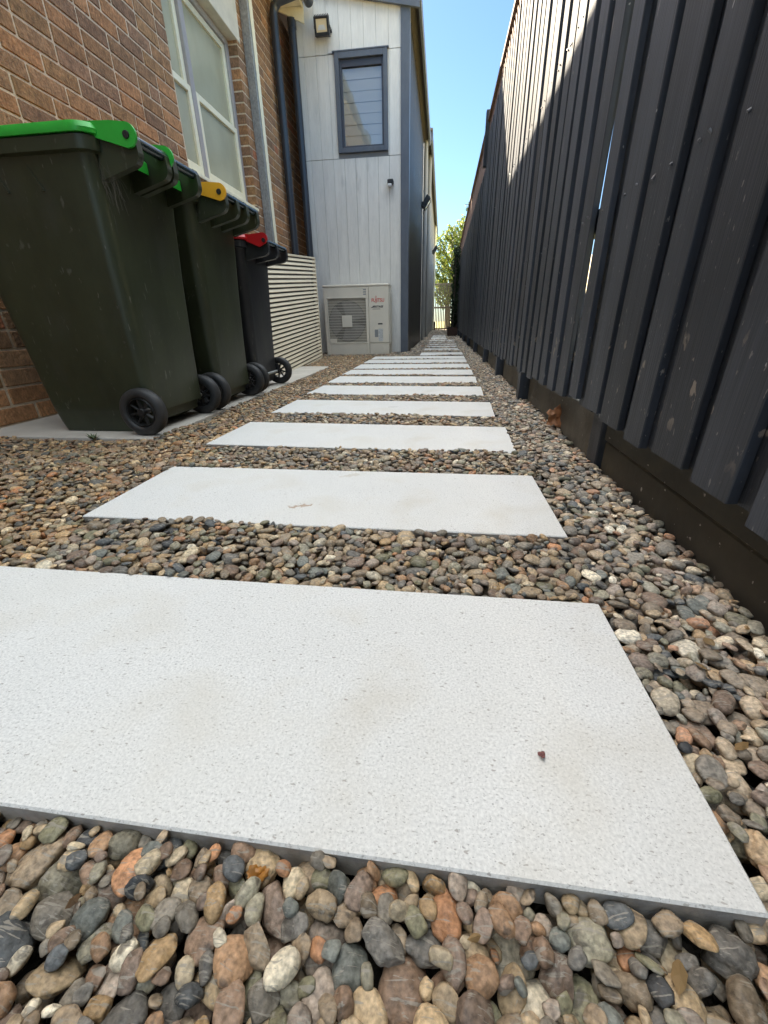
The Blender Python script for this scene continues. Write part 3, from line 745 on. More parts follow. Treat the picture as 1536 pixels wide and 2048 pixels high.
# side wall with ribs, soffit, gutter
def side_wall(parent, x, y0, y1, z1, mt, pitch=.2, depth=.022):
    m = MB(); prof = []; y = y0
    while y < y1:
        prof += [(x, y), (x, y + pitch * .62), (x + depth, y + pitch * .70), (x + depth, y + pitch * .92)]; y += pitch
    prof = [p for p in prof if p[1] <= y1] + [(x, y1), (x - .1, y1), (x - .1, y0)]
    m.prism(prof, 2, -.06, z1); return m.build('side_wall', mt, parent)
side_wall(ext, -.545, 6.842, 10.95, 3.80, M['steel_clad'])
m = MB(); m.box(-.56, -.545, EY - .01, 6.841, -.06, 3.7); m.box(-.53, -.425, 6.73, 11.0, 3.80, 3.812); m.build('soffit', M['soffit'], ext)
m = MB(); m.box(-.423, -.385, 6.73, 11.05, 3.70 + .06, 3.88, .004); m.build('fascia_gutter', M['slate_trim'], ext)
m = MB(); m.prism([(-.39, 3.89), (-.39, 3.93), (-6, 4.99), (-6, 4.955)], 1, 6.70, 11.05); m.build('roof', M['roof'], ext)
m = MB(); m.tube([(-.475, 10.85, -.05), (-.475, 10.85, 3.79)], .04, 16); m.tube([(-.475, 10.85, 2.0), (-.475, 10.85, 2.03)], .044, 16); m.build('downpipe', M['pale_clad'], ext, smooth=True)
m = MB(); m.box(-6, -.56, 10.94, 11.0, -.06, 3.8); m.build('end_wall', M['pale_board'], ext)

rear = empty('rear_building', (-2, 18, 0), 'farther pale ribbed building with its own gutter, beyond the dark clad side wall', 'building')
side_wall(rear, -.53, 12.1, 23.4, 4.22, M['pale_clad'], .22, .025)
m = MB(); m.box(-6, -.54, 12.0, 12.1, -.06, 4.22); m.build('end_wall', M['pale_board'], rear)
m = MB(); m.box(-.425, -.38, 12.0, 23.5, 4.14, 4.30, .004); m.build('fascia_gutter', M['slate_trim'], rear)
m = MB(); m.box(-.54, -.426, 12.0, 23.45, 4.222, 4.235); m.build('soffit', M['soffit'], rear)
m = MB(); m.prism([(-.38, 4.305), (-.38, 4.34), (-6, 5.2), (-6, 5.16)], 1, 11.95, 23.5); m.build('roof', M['roof'], rear)
m = MB(); m.tube([(-.46, 13.1, -.05), (-.46, 13.1, 4.2)], .042, 16); m.build('downpipe', M['pale_clad'], rear, smooth=True)
m = MB(); m.tube([(-.45, 21.5, -.05), (-.45, 21.5, 4.2)], .045, 16); m.build('downpipe', M['cream_paint'], rear, smooth=True)
m = MB(); m.box(-.50, -.36, 22.3, 23.6, -.07, .38, .01); tag(m.build('retaining_block', M['brown_base']), 'small rust brown block at the foot of the pale wall beside the slatted gate', 'block')

# ------------------------------------------------------------------ air conditioner
ac = empty('air_conditioner', (-1.22, 6.54, 0), 'beige outdoor air conditioner unit with round fan grille and red lettering on the gravel', 'air conditioner')
ax0, ax1, ay, az1 = -1.690, -.758, 6.38, .915
fx0, fx1, fz0, fz1 = -1.642, -1.080, .160, .748; fcx, fcz, fr = -1.366, .448, .272
m = MB()
m.box(ax0, ax1, ay + .03, 6.70, 0.0, az1 - .03, .004)
m.box(ax0, fx0, ay, ay + .029, .0, az1 - .031, .004); m.box(fx0 + .0005, fx1 - .0005, ay, ay + .029, fz1, az1 - .031, .003); m.box(fx0 + .0005, fx1 - .0005, ay, ay + .029, .0, fz0, .003); m.box(fx1, -1.046, ay, ay + .029, .0, az1 - .031, .003)
m.box(-1.042, ax1, ay - .002, ay + .029, .158, az1 - .031, .005); m.box(-1.042, ax1, ay + .001, ay + .029, 0, .152, .005)
m.box(-.845, -.785, ay - .004, ay + .001, .02, .105, .003)
m.box(ax1 + .001, ax1 + .012, ay + .04, 6.68, .14, .80, .004)
m.build('casing', M['acbody'], ac)
m = MB(); m.box(ax0 - .006, ax1 + .006, ay - .008, 6.705, az1 - .03, az1, .008); m.build('top_cover', M['acbody'], ac)
m = MB()   # shroud plate with round opening
n = 48; ring = [(fcx + fr * math.cos(2 * math.pi * k / n), fcz + fr * math.sin(2 * math.pi * k / n)) for k in range(n)]
def sqp(k):
    t_ = 2 * math.pi * k / n; c_, s_ = math.cos(t_), math.sin(t_); q = []
    px = (fx1 - .002 - fcx) / c_ if c_ > 1e-6 else ((fx0 + .002 - fcx) / c_ if c_ < -1e-6 else 9); pz = (fz1 - .002 - fcz) / s_ if s_ > 1e-6 else ((fz0 + .002 - fcz) / s_ if s_ < -1e-6 else 9)
    r_ = min(px, pz); return (fcx + r_ * c_, fcz + r_ * s_)
outer = [sqp(k) for k in range(n)]
vs = [Vector((p[0], ay + .018, p[1])) for p in ring] + [Vector((p[0], ay + .018, p[1])) for p in outer] + [Vector((p[0], ay + .028, p[1])) for p in ring]
fs = [(k, (k + 1) % n, n + (k + 1) % n, n + k) for k in range(n)] + [(k, (k + 1) % n, 2 * n + (k + 1) % n, 2 * n + k) for k in range(n)]
m.add(vs, fs); m.build('fan_shroud', M['coil'], ac)
m = MB(); m.add([Vector((p[0], ay + .0285, p[1])) for p in ring], [tuple(range(n))]); m.build('fan_opening', M['acdark'], ac)
m = MB(); 
for k in range(3):
    t0 = math.radians(58 + 120 * k); rr_ = []
    for j in range(9):
        t_ = t0 - math.radians(48) + math.radians(96) * j / 8
        rr_.append([Vector((fcx + r_ * math.cos(t_), ay + .020 + .006 * (j / 8), fcz + r_ * math.sin(t_))) for r_ in (.06, .26)])
    vs = [q for r_ in rr_ for q in r_]; m.add(vs, [(2 * j, 2 * j + 1, 2 * j + 3, 2 * j + 2) for j in range(8)])
m.build('fan_blade', M['acfan'], ac)
m = MB()
for k in range(46):
    xv = fx0 + .006 + k * (fx1 - fx0 - .012) / 45; m.box(xv - .0013, xv + .0013, ay + .006, ay + .0085, fz0 + .003, fz1 - .003)
for k in range(17):
    zv = fz0 + .01 + k * (fz1 - fz0 - .02) / 16; m.box(fx0 + .002, fx1 - .002, ay + .009, ay + .013, zv - .0024, zv + .0024)
m.box(fx0 - .004, fx1 + .004, ay - .006, ay + .004, fz1 - .004, fz1 + .008, .002); m.box(fx0 - .004, fx1 + .004, ay - .006, ay + .004, fz0 - .008, fz0 + .004, .002)
m.box(fx0 - .006, fx0 + .004, ay - .005, ay + .004, fz0, fz1, .002); m.box(fx1 - .004, fx1 + .006, ay - .005, ay + .004, fz0, fz1, .002)
m.box(fx0 + .01, fx0 + .11, ay - .002, ay + .005, fz0 + .005, fz0 + .06, .003)
m.build('grille', M['acbody'], ac)
m = MB(); m.box(fcx - .075, fcx + .075, ay - .004, ay + .0055, fcz - .078, fcz + .075, .006); m.build('grille_badge', M['acbody'], ac)
def text(name, body, x, z, size, mt, parent, shear=0, w_=1.0, y=None):
    cu = bpy.data.curves.new(name, 'FONT'); cu.body = body; cu.size = size; cu.shear = shear; cu.extrude = .0006; cu.offset = .0012; cu.resolution_u = 3; cu.space_character = 1.0
    o_ = bpy.data.objects.new(name, cu); COL.objects.link(o_); bpy.context.view_layer.update()
    me = bpy.data.meshes.new_from_object(o_.evaluated_get(bpy.context.evaluated_depsgraph_get())); bpy.data.objects.remove(o_)
    me.name = name; me.transform(Matrix.Rotation(R(90), 4, 'X') @ Matrix.Diagonal((w_, 1, 1, 1)))
    me.materials.clear(); me.materials.append(mt); o_ = bpy.data.objects.new(name, me); COL.objects.link(o_); o_.parent = parent
    o_.location = Vector((x, (y if y is not None else ay - .003), z)) - wloc(parent); return o_
text('lettering', 'FUJITSU', -1.003, .690, .062, M['red'], ac, 0, .86)
m = MB(); m.tube([(-.938 + .009 * math.cos(t_), ay - .003, .752 + .011 * math.sin(t_)) for t_ in [2 * math.pi * k / 14 for k in range(15)]], .0022, 6); m.build('emblem', M['red'], ac)
text('lettering', 'AIRSTAGE', -.995, .618, .036, M['black'], ac, .35, .95)
m = MB(); m.prism([(-1.02, .612), (-.985, .618), (-.955, .648), (-.99, .628)], 1, ay - .0035, ay - .0022); m.box(-.99, -.88, ay - .0034, ay - .0022, .598, .603); m.build('emblem', M['black'], ac)
m = MB(); m.box(-.915, -.85, ay - .0034, ay - .0022, .400, .418); m.build('small_badge', M['black'], ac)
m = MB(); m.box(-.965, -.915, ay - .0034, ay - .0022, .235, .335); m.build('rating_plate', M['stickerg'], ac)
m = MB(); m.box(-.910, -.845, ay - .0034, ay - .0022, .18, .345); m.build('sticker', M['stickerw'], ac)
m = MB()
for k in range(3): m.box(-1.118, -1.078, ay - .0012, ay - .0004, .782 + k * .028, .796 + k * .028)
m.build('small_label', M['stickerg'], ac)

# ------------------------------------------------------------------ louvred screen
scn = empty('louvre_screen', (-1.6, 5, 0), 'cream screen of horizontal louvre slats standing against the brick wall beyond the red-lidded bin', 'screen')
P0 = Vector((-1.475, 3.55, 0)); P1 = Vector((-1.585, 5.70, 0)); dv = (P1 - P0); nrm = Vector((dv.y, -dv.x, 0)).normalized()
def SP(u, z, d=0.0):
    zb = -.06 + .07 * u; zt = .965 + .20 * u
    return P0 + dv * u + nrm * d + Vector((0, 0, zb + (zt - zb) * z))
def sbox(m, u0, u1, z0, z1, d0, d1):
    vs = [SP(u, z, d) for u in (u0, u1) for z in (z0, z1) for d in (d0, d1)]
    m.add(vs, [(0, 1, 3, 2), (4, 6, 7, 5), (0, 4, 5, 1), (2, 3, 7, 6), (0, 2, 6, 4), (1, 5, 7, 3)])
m = MB(); e = .02
sbox(m, 0, e, 0, 1, -.03, .006); sbox(m, 1 - e * .8, 1, 0, 1, -.03, .006); sbox(m, e * 1.01, 1 - e * .81, .985, 1, -.03, .005); sbox(m, e * 1.01, 1 - e * .81, 0, .018, -.03, .005)
m.build('frame', M['louvre'], scn)
m = MB(); NS = 27
for k in range(NS):
    z = .03 + k * (.955 / NS); zt = z + .955 / NS * .62
    vs = []
    for u in (e, 1 - e * .8): vs += [SP(u, z, .004), SP(u, z + .003, .0055), SP(u, zt, -.004), SP(u, zt - .002, -.008), SP(u, z - .001, -.0005)]
    m.add(vs, [(0, 1, 6, 5), (1, 2, 7, 6), (2, 3, 8, 7), (3, 4, 9, 8), (4, 0, 5, 9)])
m.build('slats', M['louvre'], scn)
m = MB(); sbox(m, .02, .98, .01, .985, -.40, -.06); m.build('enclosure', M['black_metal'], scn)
m = MB(); m.box(-1.66, -1.58, 5.45, 5.62, -.06, .0, .012); m.build('footing', M['plinth'], scn)

# ------------------------------------------------------------------ wheelie bins
def rr(x0, x1, y0, y1, r, z, n=6):
    pts = []
    for (cx, cy_, a0) in ((x1 - r, y1 - r, 0), (x0 + r, y1 - r, 90), (x0 + r, y0 + r, 180), (x1 - r, y0 + r, 270)):
        for k in range(n + 1):
            t_ = R(a0 + 90 * k / n); pts.append(Vector((cx + r * math.cos(t_), cy_ + r * math.sin(t_), z)))
    return pts
def hull(circ, pts):
    P = [(circ[0] + circ[2] * math.cos(2 * math.pi * k / 28), circ[1] + circ[2] * math.sin(2 * math.pi * k / 28)) for k in range(28)] + list(pts)
    P = sorted(set(P)); 
    def half(Q):
        o = []
        for p in Q:
            while len(o) > 1 and (o[-1][0] - o[-2][0]) * (p[1] - o[-2][1]) - (o[-1][1] - o[-2][1]) * (p[0] - o[-2][0]) <= 0: o.pop()
            o.append(p)
        return o
    a = half(P); b_ = half(P[::-1]); return a[:-1] + b_[:-1]
def wheel(parent, cx, cy_, side, r=.1):
    Mx = Matrix.Translation((cx, cy_, r + .004)) @ Matrix.Rotation(R(90 * (1 if side < 0 else -1)), 4, 'X')   # local +z points outward
    m = MB(); m.lathe([(.060, -.022), (.066, -.026), (.090, -.025), (.098, -.018), (r, -.006), (r, .006), (.098, .018), (.090, .025), (.074, .027), (.068, .024), (.0625, .018), (.060, -.022)], 48, Mx)
    wv = m.build('wheel', M['rubber'], parent, smooth=True, ang=50)
    m = MB(); m.lathe([(.0615, .017), (.057, .021), (.054, .014), (.054, -.014), (.060, -.02)], 40, Mx)
    m.lathe([(.001, .022), (.015, .022), (.018, .018), (.018, -.015), (.001, -.015)], 24, Mx)
    for k in range(8):
        t_ = R(45 * k + 12); Q = Mx @ Matrix.Rotation(t_, 4, 'Z'); m.box(.016, .056, -.0045, .0045, -.004, .012, .002, M=Q)
    m.build('rim', M['rim'], wv, smooth=True)
def bin_(name, label, yc, dx, kx, ky, kz, body, lid, kind, hx=.025):
    root = empty(name, (-1.5, yc, .005), label, 'wheelie bin', 'wheelie bins lined up against the brick wall')
    X = lambda x: -1.20 + (x + 1.20) * kx + dx; Z = lambda z: z * kz + .005
    def ring(x0, x1, hw, r, z): return rr(X(x0), X(x1), yc - hw * ky, yc + hw * ky, r, Z(z))
    m = MB()
    m.loft([ring(-1.722, -1.36, .190, .03, .002), ring(-1.735, -1.262, .197, .035, .045), ring(-1.742, -1.254, .201, .035, .086), ring(-1.743, -1.236, .203, .036, .090), ring(-1.747, -1.234, .207, .038, .12),
            ring(-1.774, -1.228, .216, .045, .36), ring(-1.81, -1.218, .227, .05, .62), ring(-1.86, -1.206, .240, .05, .86), ring(-1.885, -1.200, .246, .05, .968), ring(-1.886, -1.198, .247, .05, .972), ring(-1.922, -1.180, .264, .06, .977),
            ring(-1.925, -1.176, .266, .06, 1.014), ring(-1.92, -1.18, .262, .06, 1.018)])
    if kind != 'red':
        for xx in (-1.60, -1.46):
            m.prism([(X(xx), Z(.95)), (X(xx + .006), Z(.95)), (X(xx + .045), Z(.875)), (X(xx + .036), Z(.875))], 1, yc - .246 * ky, yc - .21 * ky)
    bo = m.build('body', body, root, smooth=True, ang=40)
    # brackets that carry the handle
    hxw, hzw = X(-1.20) + .108 + hx, Z(1.008); hl = .20 * ky / .95 * .98
    brk = {'green': (-.200, -.035, .008, .180), 'yellow': (-.17, -.045, .065, .20), 'red': (-.165, -.01, .165)}[kind]
    m = MB()
    for q in brk:
        wd = .015
        poly = hull((hxw - .018, hzw - .038, .038), [(X(-1.19), Z(1.02)), (X(-1.205), Z(.90)), (hxw + .018, hzw), (hxw + .008, hzw + .017), (hxw - .012, hzw + .018)])
        m.prism(poly, 1, yc + q - wd, yc + q + wd)
        m.build('handle_bracket', body, root); m = MB()
    m = MB(); m.tube([(hxw, yc + brk[0] + .01, hzw), (hxw, yc + brk[-1] + .012, hzw)], .0165, 20)
    if kind == 'green': pass
    m.build('handle', M['handle'], root, smooth=True)
    # lid
    m = MB()
    if kind == 'red': LZ = lambda x, z: Z(z) + .0
    m.loft([ring(-1.935, -1.165, .271, .07, 1.0195), ring(-1.938, -1.163, .273, .07, 1.032), ring(-1.928, -1.172, .265, .07, 1.049), ring(-1.87, -1.22, .22, .07, 1.060), ring(-1.72, -1.36, .11, .05, 1.064)])
    lo_ = m.build('lid', lid, root, smooth=True, ang=40)
    ears = {'green': (brk[0], brk[2]), 'yellow': (brk[0],), 'red': (brk[0],)}[kind]
    m = MB(); pn = MB()
    for q in ears:
        ez = hzw + (.012 if kind != 'red' else .022); y0, y1 = yc + q - .030, yc + q - .0215
        if kind == 'red': poly = hull((hxw - .004, hzw + .014, .030), [(hxw - .14, Z(1.045)), (hxw - .13, Z(1.02)), (hxw - .03, hzw - .03)])
        else: poly = hull((hxw, hzw + .004, .034), [(hxw - .16, Z(1.056)), (hxw - .16, Z(1.025)), (hxw - .05, Z(1.052))])
        m.prism(poly, 1, y0, y1 + .0)
        m.prism(hull((hxw - .012, hzw + .006, .022), [(hxw - .15, Z(1.060)), (hxw - .15, Z(1.025))]), 1, y1 + .0001, y1 + .014)
        pn = MB(); pn.lathe([(.001, .004), (.010, .004), (.012, 0), (.012, -.004)], 20, Matrix.Translation((hxw, y0 - .001, hzw + .004)) @ Matrix.Rotation(R(90), 4, 'X')); pn.build('hinge_pin', M['black_metal'], lo_, smooth=True)
    m.box(X(-1.20), X(-1.20) + .045, yc + brk[0] + .02, yc + brk[-1] - .02, Z(.99), Z(1.019), .004)
    if kind == 'green':
        for (p, q) in ((brk[0] + .022, brk[1] - .022), (brk[2] + .022, brk[3] - .022)):
            m.prism([(X(-1.20) + .04, Z(1.02)), (X(-1.20) + .078, Z(.985)), (X(-1.20) + .078, Z(.95)), (X(-1.20) + .04, Z(.97))], 1, yc + p, yc + q)
    m.build('lid_hinge', lid, lo_, smooth=True, ang=30)
    if kind == 'red':
        m = MB(); m.box(X(-1.20) + .048, X(-1.20) + .051, yc - .10, yc - .045, Z(.955), Z(1.03)); m.build('sticker', M['stickerw'], root)
    wx = X(-1.262) if kind != 'red' else X(-1.20) - .03
    hw = .237 if kind != 'red' else .235
    m = MB(); m.tube([(wx, yc - hw, .104), (wx, yc + hw, .104)], .010, 12); m.build('axle', M['galv'], root, smooth=True)
    m = MB()
    for s_ in (-1, 1):
        ya = yc + s_ * (hw - .048); m = MB(); m.box(wx - .09, wx + .02, ya - .006, ya + .006, .085, .16, .003); m.build('axle_mount', body, root)
    wheel(root, wx, yc - hw, -1); wheel(root, wx, yc + hw, 1)
    return root
b1 = bin_('wheelie_bin', 'nearest bin, dark green with a bright green lid, cobwebs under its handle', 1.865, 0, 1, 1, 1, M['bin_green'], M['lid_green'], 'green')
b2 = bin_('wheelie_bin', 'middle dark green bin with a yellow lid hinge', 2.44, .008, 1, .96, .985, M['bin_green'], M['lid_yellow'], 'yellow')
b3 = bin_('wheelie_bin', 'smallest and farthest bin, charcoal with a red lid', 3.03, -.035, .82, .90, .885, M['bin_grey'], M['lid_red'], 'red')
# cobwebs and dust strands below the handle of the nearest bin
m = MB(); rnd = random.Random(21)
for k in range(55):
    x = -1.19 + rnd.gauss(0, .02); yv = 1.645 + abs(rnd.gauss(0, .02)); z = .97 - rnd.random() * .05
    L_ = rnd.uniform(.03, .13); p = Vector((x, yv - .003, z)); q = p + Vector((rnd.gauss(.0, .018), rnd.uniform(-.003, .02), -L_))
    m.tube([p, (p + q) / 2 + Vector((rnd.gauss(0, .008), 0, 0)), q], .0005, 3, cap=False)
for k in range(40):
    yv = rnd.uniform(1.72, 2.12); z = rnd.uniform(.35, .93); x = -1.20 - (.97 - z) * .10 + .003
    m.tube([(x, yv, z), (x + .002, yv + rnd.gauss(0, .012), z - rnd.uniform(.01, .04))], .0005, 3, cap=False)
tag(m.build('cobweb', M['web'], b1), kind='stuff')

# ------------------------------------------------------------------ lamps on the walls
def floodlight(label, c, face, w_=.175, h_=.16, tilt=20, parent_mat=None):
    """c: centre, face: angle about z of the outward direction (deg)"""
    root = empty('floodlight', c, label, 'floodlight', 'black floodlights on the extension walls')
    Q = Matrix.Translation(c) @ Matrix.Rotation(R(face), 4, 'Z') @ Matrix.Rotation(R(tilt), 4, 'X')   # local -y is outward
    m = MB(); m.box(-w_ / 2, w_ / 2, -.02, .03, -h_ / 2, h_ / 2, .006, M=Q)
    for (a, b_, z0, z1) in ((-w_ / 2, -w_ / 2 + .022, -h_ / 2, h_ / 2), (w_ / 2 - .022, w_ / 2, -h_ / 2, h_ / 2), (-w_ / 2 + .0225, w_ / 2 - .0225, h_ / 2 - .02, h_ / 2), (-w_ / 2 + .0225, w_ / 2 - .0225, -h_ / 2, -h_ / 2 + .032)):
        m.box(a, b_, -.036, -.0205, z0, z1, .003, M=Q)
    for k in range(9):
        xv = -w_ / 2 + .01 + k * (w_ - .02) / 8; m.box(xv - .003, xv + .003, -.012, .07, -h_ / 2 + .01, h_ / 2 + .018, .001, M=Q)
    m.build('housing', M['black_metal'], root)
    m = MB(); m.box(-w_ / 2 + .023, w_ / 2 - .023, -.027, -.0215, -h_ / 2 + .033, h_ / 2 - .021, .001, M=Q); gl = m.build('lens', M['lampglass'], root)
    m = MB(); m.prism([(-.03, .01), (.03, .01), (.05, -.03), (-.05, -.03)], 1, -.031, -.028); 
    for i_ in range(len(m.v)): m.v[i_] = tuple(Q @ Vector(m.v[i_]))
    m.build('reflector', M['white_plastic'], gl)
    Q2 = Matrix.Translation(c) @ Matrix.Rotation(R(face), 4, 'Z')
    m = MB(); m.box(-w_ / 2 - .008, -w_ / 2 - .003, -.01, .10, -.012, .012, M=Q2); m.box(w_ / 2 + .003, w_ / 2 + .008, -.01, .10, -.012, .012, M=Q2); m.box(-w_ / 2 - .008, w_ / 2 + .008, .095, .101, -.014, .014, M=Q2)
    m.build('bracket', M['black_metal'], root)
    return root
floodlight('square black finned floodlight high on the pale grey board wall above the window', (-1.545, 6.64, 3.60), 0, tilt=14)
floodlight('floodlight on the dark clad side wall, the nearer of the two along the passage', (-.42, 10.35, 2.62), 90, .26, .20, tilt=35)
floodlight('floodlight on the far pale ribbed wall, nearest the tree', (-.40, 19.0, 2.92), 90, .30, .26, tilt=35)
sl_ = empty('wall_light', (-.75, 6.70, 2.09), 'small dark wall light with a white face below the right of the grey framed window', 'wall light')
m = MB(); m.box(-.793, -.715, 6.66, 6.748, 2.085, 2.135, .008); m.build('housing', M['black_metal'], sl_)
m = MB(); m.box(-.785, -.735, 6.648, 6.70, 2.055, 2.0845, .006); m.build('diffuser', M['white_plastic'], sl_)

# ------------------------------------------------------------------ far end: gate, planter, hedge, tree
gt = empty('slatted_gate', (0, 24, 0), 'weathered grey slatted gate closing the far end of the passage', 'gate')
m = MB()
for k in range(13):
    xv = -.50 + k * .085; m.box(xv, xv + .052, 23.95, 23.975, .02, 2.12, .002)
m.build('slats', M['gate'], gt)
m = MB(); m.box(-.53, .60, 23.98, 24.03, 2.08, 2.15, .003); m.box(-.53, .60, 23.98, 24.03, 1.0, 1.08, .003); m.box(-.53, .60, 23.98, 24.03, .0, .07, .003)
m.box(-.53, -.47, 23.976, 24.04, -.05, 2.2, .003); m.box(.53, .60, 23.976, 24.04, -.05, 2.2, .003)
m.build('frame', M['gate'], gt)
pl_ = MB(); x0, x1, y0, y1 = .16, .452, 13.6, 15.9
pl_.box(x0, x1, y0, y0 + .02, -.07, .24, .003); pl_.box(x0, x1, y1 - .02, y1, -.07, .24, .003); pl_.box(x0, x0 + .02, y0 + .0205, y1 - .0205, -.07, .24, .003); pl_.box(x1 - .02, x1, y0 + .0205, y1 - .0205, -.07, .24, .003)
pl_.box(x0 + .021, x1 - .021, y0 + .021, y1 - .021, -.07, .19)
tag(pl_.build('planter_box', M['planter']), 'low rust brown steel planter against the fence at the far end of the path', 'planter')
def leaves(name, clumps, n, size, cols, parent, seed, bright=(.6, 1.3)):
    rs = np.random.RandomState(seed); V = []; F = []; C = []
    wts = np.array([c_[3] ** 2 for c_ in clumps]); wts /= wts.sum(); b = 0
    for _ in range(n):
        c_ = clumps[rs.choice(len(clumps), p=wts)]; d = rs.randn(3); d /= np.linalg.norm(d)
        r_ = c_[3] * rs.uniform(.35, 1) ** .5 * (1 + .25 * math.sin(7 * d[0] + 5 * d[2])); p = np.array(c_[:3]) + d * r_ * np.array([1, 1, c_[4] if len(c_) > 4 else 1])
        u = rs.randn(3); u /= np.linalg.norm(u); v = np.cross(u, rs.randn(3)); v /= np.linalg.norm(v); s_ = size * rs.uniform(.6, 1.3)
        V += [p - u * s_, p + v * s_ * .45, p + u * s_, p - v * s_ * .45]; F.append((b, b + 1, b + 2, b + 3)); b += 4
        cc = np.array(cols[rs.randint(len(cols))]) * rs.uniform(*bright); C.append(tuple(cc))
    m = MB(); m.v = [tuple(q) for q in V]; m.f = [list(f) for f in F]; m.c = C; m.mi = [0] * len(F)
    return m.build(name, M['leaf'], parent)
hd = empty('climbing_hedge', (.33, 14.7, .19), 'narrow dark green hedge growing out of the rust brown planter by the fence', 'hedge')
rnd = random.Random(2)
leaves('foliage', [(.345 + rnd.uniform(-.02, .02), 13.8 + rnd.random() * 2, z, .10, 1.4) for z in np.linspace(.3, 2.35, 24) for _ in range(2)], 5200, .03, [(.018, .045, .014), (.03, .06, .02), (.012, .03, .012)], hd, 7)
m = MB()
for yv in (13.9, 14.4, 15.0, 15.5): m.tube([(.32, yv, .18), (.33, yv + .03, 1.2), (.31, yv - .02, 2.2)], [.014, .010, .005], 8)
m.build('stem', M['bark'], hd)
def tree(label, bx, by, clumps, n, size, cols, seed, hgt):
    root = empty('leafy_tree', (bx, by, -.03), label, 'tree', 'trees beyond the gate')
    m = MB(); m.tube([(bx, by, -.1), (bx - .1, by, 1.4), (bx + .1, by, 2.8), (bx + .05, by + .1, hgt * .7)], [.18, .14, .10, .03], 12)
    m.build('trunk', M['bark'], root, smooth=True)
    rs = random.Random(seed); m = MB()
    for c_ in clumps:
        s0 = Vector((bx, by, rs.uniform(1.3, max(1.6, min(c_[2] - .3, hgt * .55))))); e_ = Vector(c_[:3]); md = (s0 + e_) / 2 + Vector((rs.gauss(0, .2), rs.gauss(0, .2), .25))
        m.tube([s0, md, e_], [.06, .04, .015], 7)
        for _ in range(4):
            q = e_ + Vector((rs.gauss(0, 1), rs.gauss(0, 1), rs.gauss(0, 1))).normalized() * c_[3] * .8; m.tube([md.lerp(e_, .6), q], [.018, .006], 5)
    m.build('branches', M['bark'], root, smooth=True)
    leaves('crown', clumps, n, size, cols, root, seed)
    return root
GC = [(.15, .20, .03), (.20, .24, .04), (.08, .13, .02), (.24, .26, .06)]
GD = [(.035, .065, .03), (.025, .05, .022), (.05, .08, .04)]
tree('bright yellow green tree leaning over the slatted gate', .35, 28.5,
     [(-.5, 28.6, 2.6, .7), (.3, 28.2, 2.4, .8), (1.1, 28.5, 2.5, .8), (-.45, 28.5, 3.6, .6), (.55, 28.8, 3.5, .75), (-.35, 28.4, 4.5, .45), (.35, 28.6, 4.9, .5), (1.2, 28.4, 4.4, .7), (1.1, 28.6, 5.4, .45), (.0, 28.4, 1.7, .6)], 10000, .075, GC, 31, 6)
tree('taller darker green tree behind the yellow green one, reaching above the fence', 2.2, 33,
     [(.9, 33, 5.2, .8), (1.9, 33.2, 5.9, .9), (1.6, 32.8, 7.0, .42), (2.4, 33, 7.3, .7), (2.15, 33, 8.1, .32), (2.6, 33, 8.3, .5), (3.4, 33, 7.6, .9), (3.2, 33, 5.5, 1.3), (.3, 33.4, 4.4, .8), (1.6, 33, 3.6, 1.1)], 9500, .085, GD + GC[:1], 32, 9)
# neighbour's wall seen through the slit in the fence
m = MB(); m.box(4.5, 4.7, -3, 23.5, -.05, 2.2, .01)
tag(m.build('garden_wall', M['neighbour']), 'pale sunlit wall glimpsed through the slit between two fence palings', 'wall')

# ------------------------------------------------------------------ leaves, chips, weed
def leafobj(name, label, x, y, z, size, mt, rotz, curl=.35, tilt=(0, 0), lobes=0, cat='leaf'):
    n = 26; vs = []; fs = []
    def outline(t_):
        r_ = 1.0 if not lobes else (1 + .20 * math.cos(lobes * t_) + .08 * math.cos(13 * t_))
        return (math.cos(t_) * r_, math.sin(t_) * r_ * (.62 if not lobes else .9))
    for ring_ in (.0, .35, .7, 1.0):
        for k in range(n):
            a, b_ = outline(2 * math.pi * k / n); a *= ring_; b_ *= ring_
            vs.append(Vector((a * size, b_ * size, curl * size * (b_ * b_ * 1.2 + a * a * .5) + .16 * size * math.sin(5 * a + 3 * b_) + .10 * size * math.sin(9 * b_ - 4 * a))))
    for r_ in range(3):
        for k in range(n): fs.append((r_ * n + k, r_ * n + (k + 1) % n, (r_ + 1) * n + (k + 1) % n, (r_ + 1) * n + k))
    Q = Matrix.Rotation(rotz, 4, 'Z') @ Matrix.Rotation(tilt[0], 4, 'X') @ Matrix.Rotation(tilt[1], 4, 'Y')
    m = MB(); m.add([Q @ v for v in vs], fs); o = m.build(name, mt, None, smooth=True); o.location = (x, y, z)
    sd = o.modifiers.new('thick', 'SOLIDIFY'); sd.thickness = .0006
    return tag(o, label, cat)
leafobj('dry_leaf', 'curled russet leaf propped against the foot of the fence', .498, 1.84, .055, .042, M['dryleaf'], R(80), .5, (R(10), R(-72)), 5)
leafobj('dry_leaf', 'small amber leaf on the pebbles in front of the nearest paver', -.145, .175, ground_z(-.145, .175) + .004, .009, M['amber'], .6, .3, (.2, .1), 3)
leafobj('dry_leaf', 'amber brown leaf on the pebbles at the right front corner of the photo', .315, .105, ground_z(.315, .105) + .005, .014, M['amber'], -.5, .5, (.2, -.2), 0)
leafobj('leaf_flake', 'tiny dark red flake lying on the nearest paver', .128, .315, .0015, .0042, M['flake'], .9, .2, (0, 0), 3, 'flake')
leafobj('slate_chip', 'flat dark slate chip in the gravel just beyond the third paver back', .075, 1.46, .004, .034, M['slate_chip'], .25, .05, (.05, .1), 0, 'stone chip')
m = MB(); rnd = random.Random(44)
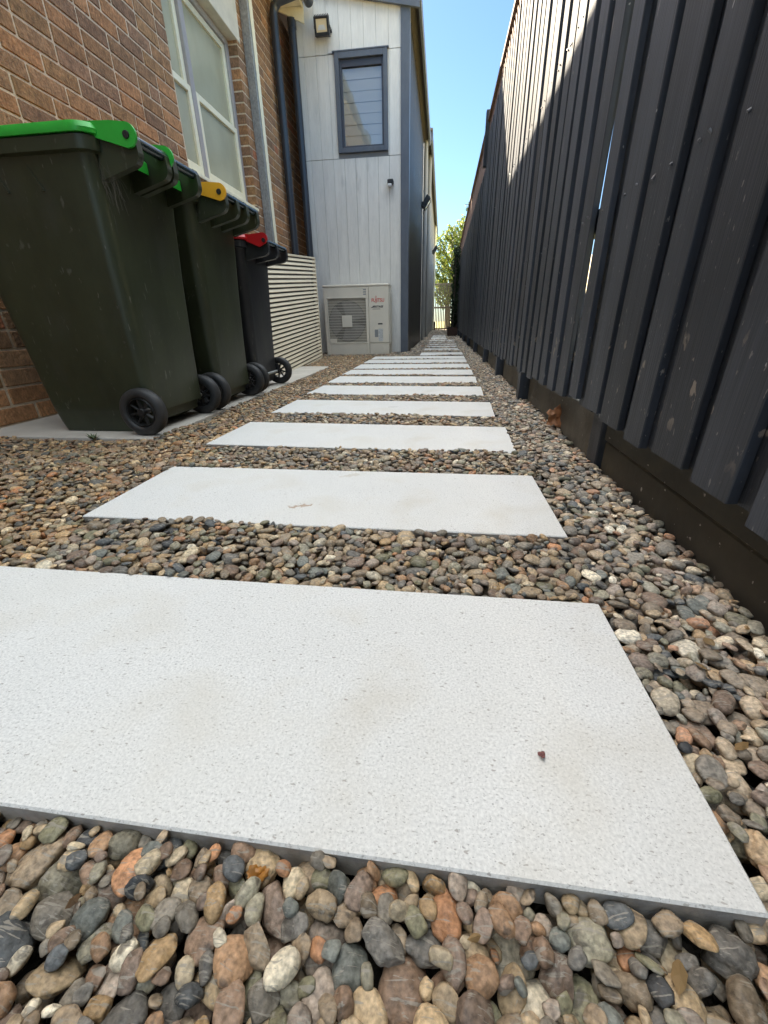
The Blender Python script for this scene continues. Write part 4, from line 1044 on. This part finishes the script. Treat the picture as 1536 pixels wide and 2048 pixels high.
spots_ = [(rnd.uniform(.33, .50), rnd.uniform(.3, 6.0)) for _ in range(46)] + [(rnd.uniform(-.9, .3), rnd.choice((.70, .76, 1.33, 1.42, 2.02, 2.62, .12, .16, 3.26)) + rnd.uniform(-.05, .05)) for _ in range(40)] + [(rnd.uniform(-1.9, -.95), rnd.uniform(.9, 1.5)) for _ in range(16)]
for (x_, y_) in spots_:
    if slabmask(np.array([x_]), np.array([y_]), .006)[0]: continue
    z_ = ground_z(x_, y_) + .0025; L_ = rnd.uniform(.006, .015); t_ = rnd.uniform(0, 6.3); d_ = Vector((math.cos(t_), math.sin(t_), rnd.uniform(-.3, .3))) * L_; n_ = Vector((-math.sin(t_), math.cos(t_), rnd.uniform(-.4, .4))) * L_ * rnd.uniform(.3, .55)
    c0 = Vector((x_, y_, z_ + .002)); k_ = rnd.uniform(.6, 1.4); cl_ = rnd.choice(((.16, .09, .04), (.24, .15, .06), (.11, .07, .04), (.30, .20, .09)))
    m.add([c0 - d_, c0 - d_ * .3 + n_, c0 + d_ * .5 + n_ * .8, c0 + d_, c0 + d_ * .3 - n_, c0 - d_ * .5 - n_ * .7, c0 + Vector((0, 0, .003))], [(0, 1, 6), (1, 2, 6), (2, 3, 6), (3, 4, 6), (4, 5, 6), (5, 0, 6)], tuple(q * k_ for q in cl_))
tag(m.build('leaf_litter', M['leaf']), 'small dry brown leaf scraps scattered among the pebbles', kind='stuff')
m = MB(); rnd = random.Random(6)
for k in range(16):
    t_ = 2 * math.pi * k / 16 + rnd.uniform(-.2, .2); L_ = rnd.uniform(.018, .035); p = Vector((0, 0, 0)); q = Vector((math.cos(t_) * L_, math.sin(t_) * L_, rnd.uniform(.008, .03)))
    sd_ = Vector((-math.sin(t_), math.cos(t_), 0)) * .005; md = (p + q) / 2
    m.add([p, md + sd_, q, md - sd_], [(0, 1, 2, 3)])
wd_ = m.build('weed', M['weed']); wd_.location = (-1.47, 1.548, .0); tag(wd_, 'tiny grey green weed at the front edge of the concrete strip below the nearest bin', 'weed')
bpy.context.view_layer.update()
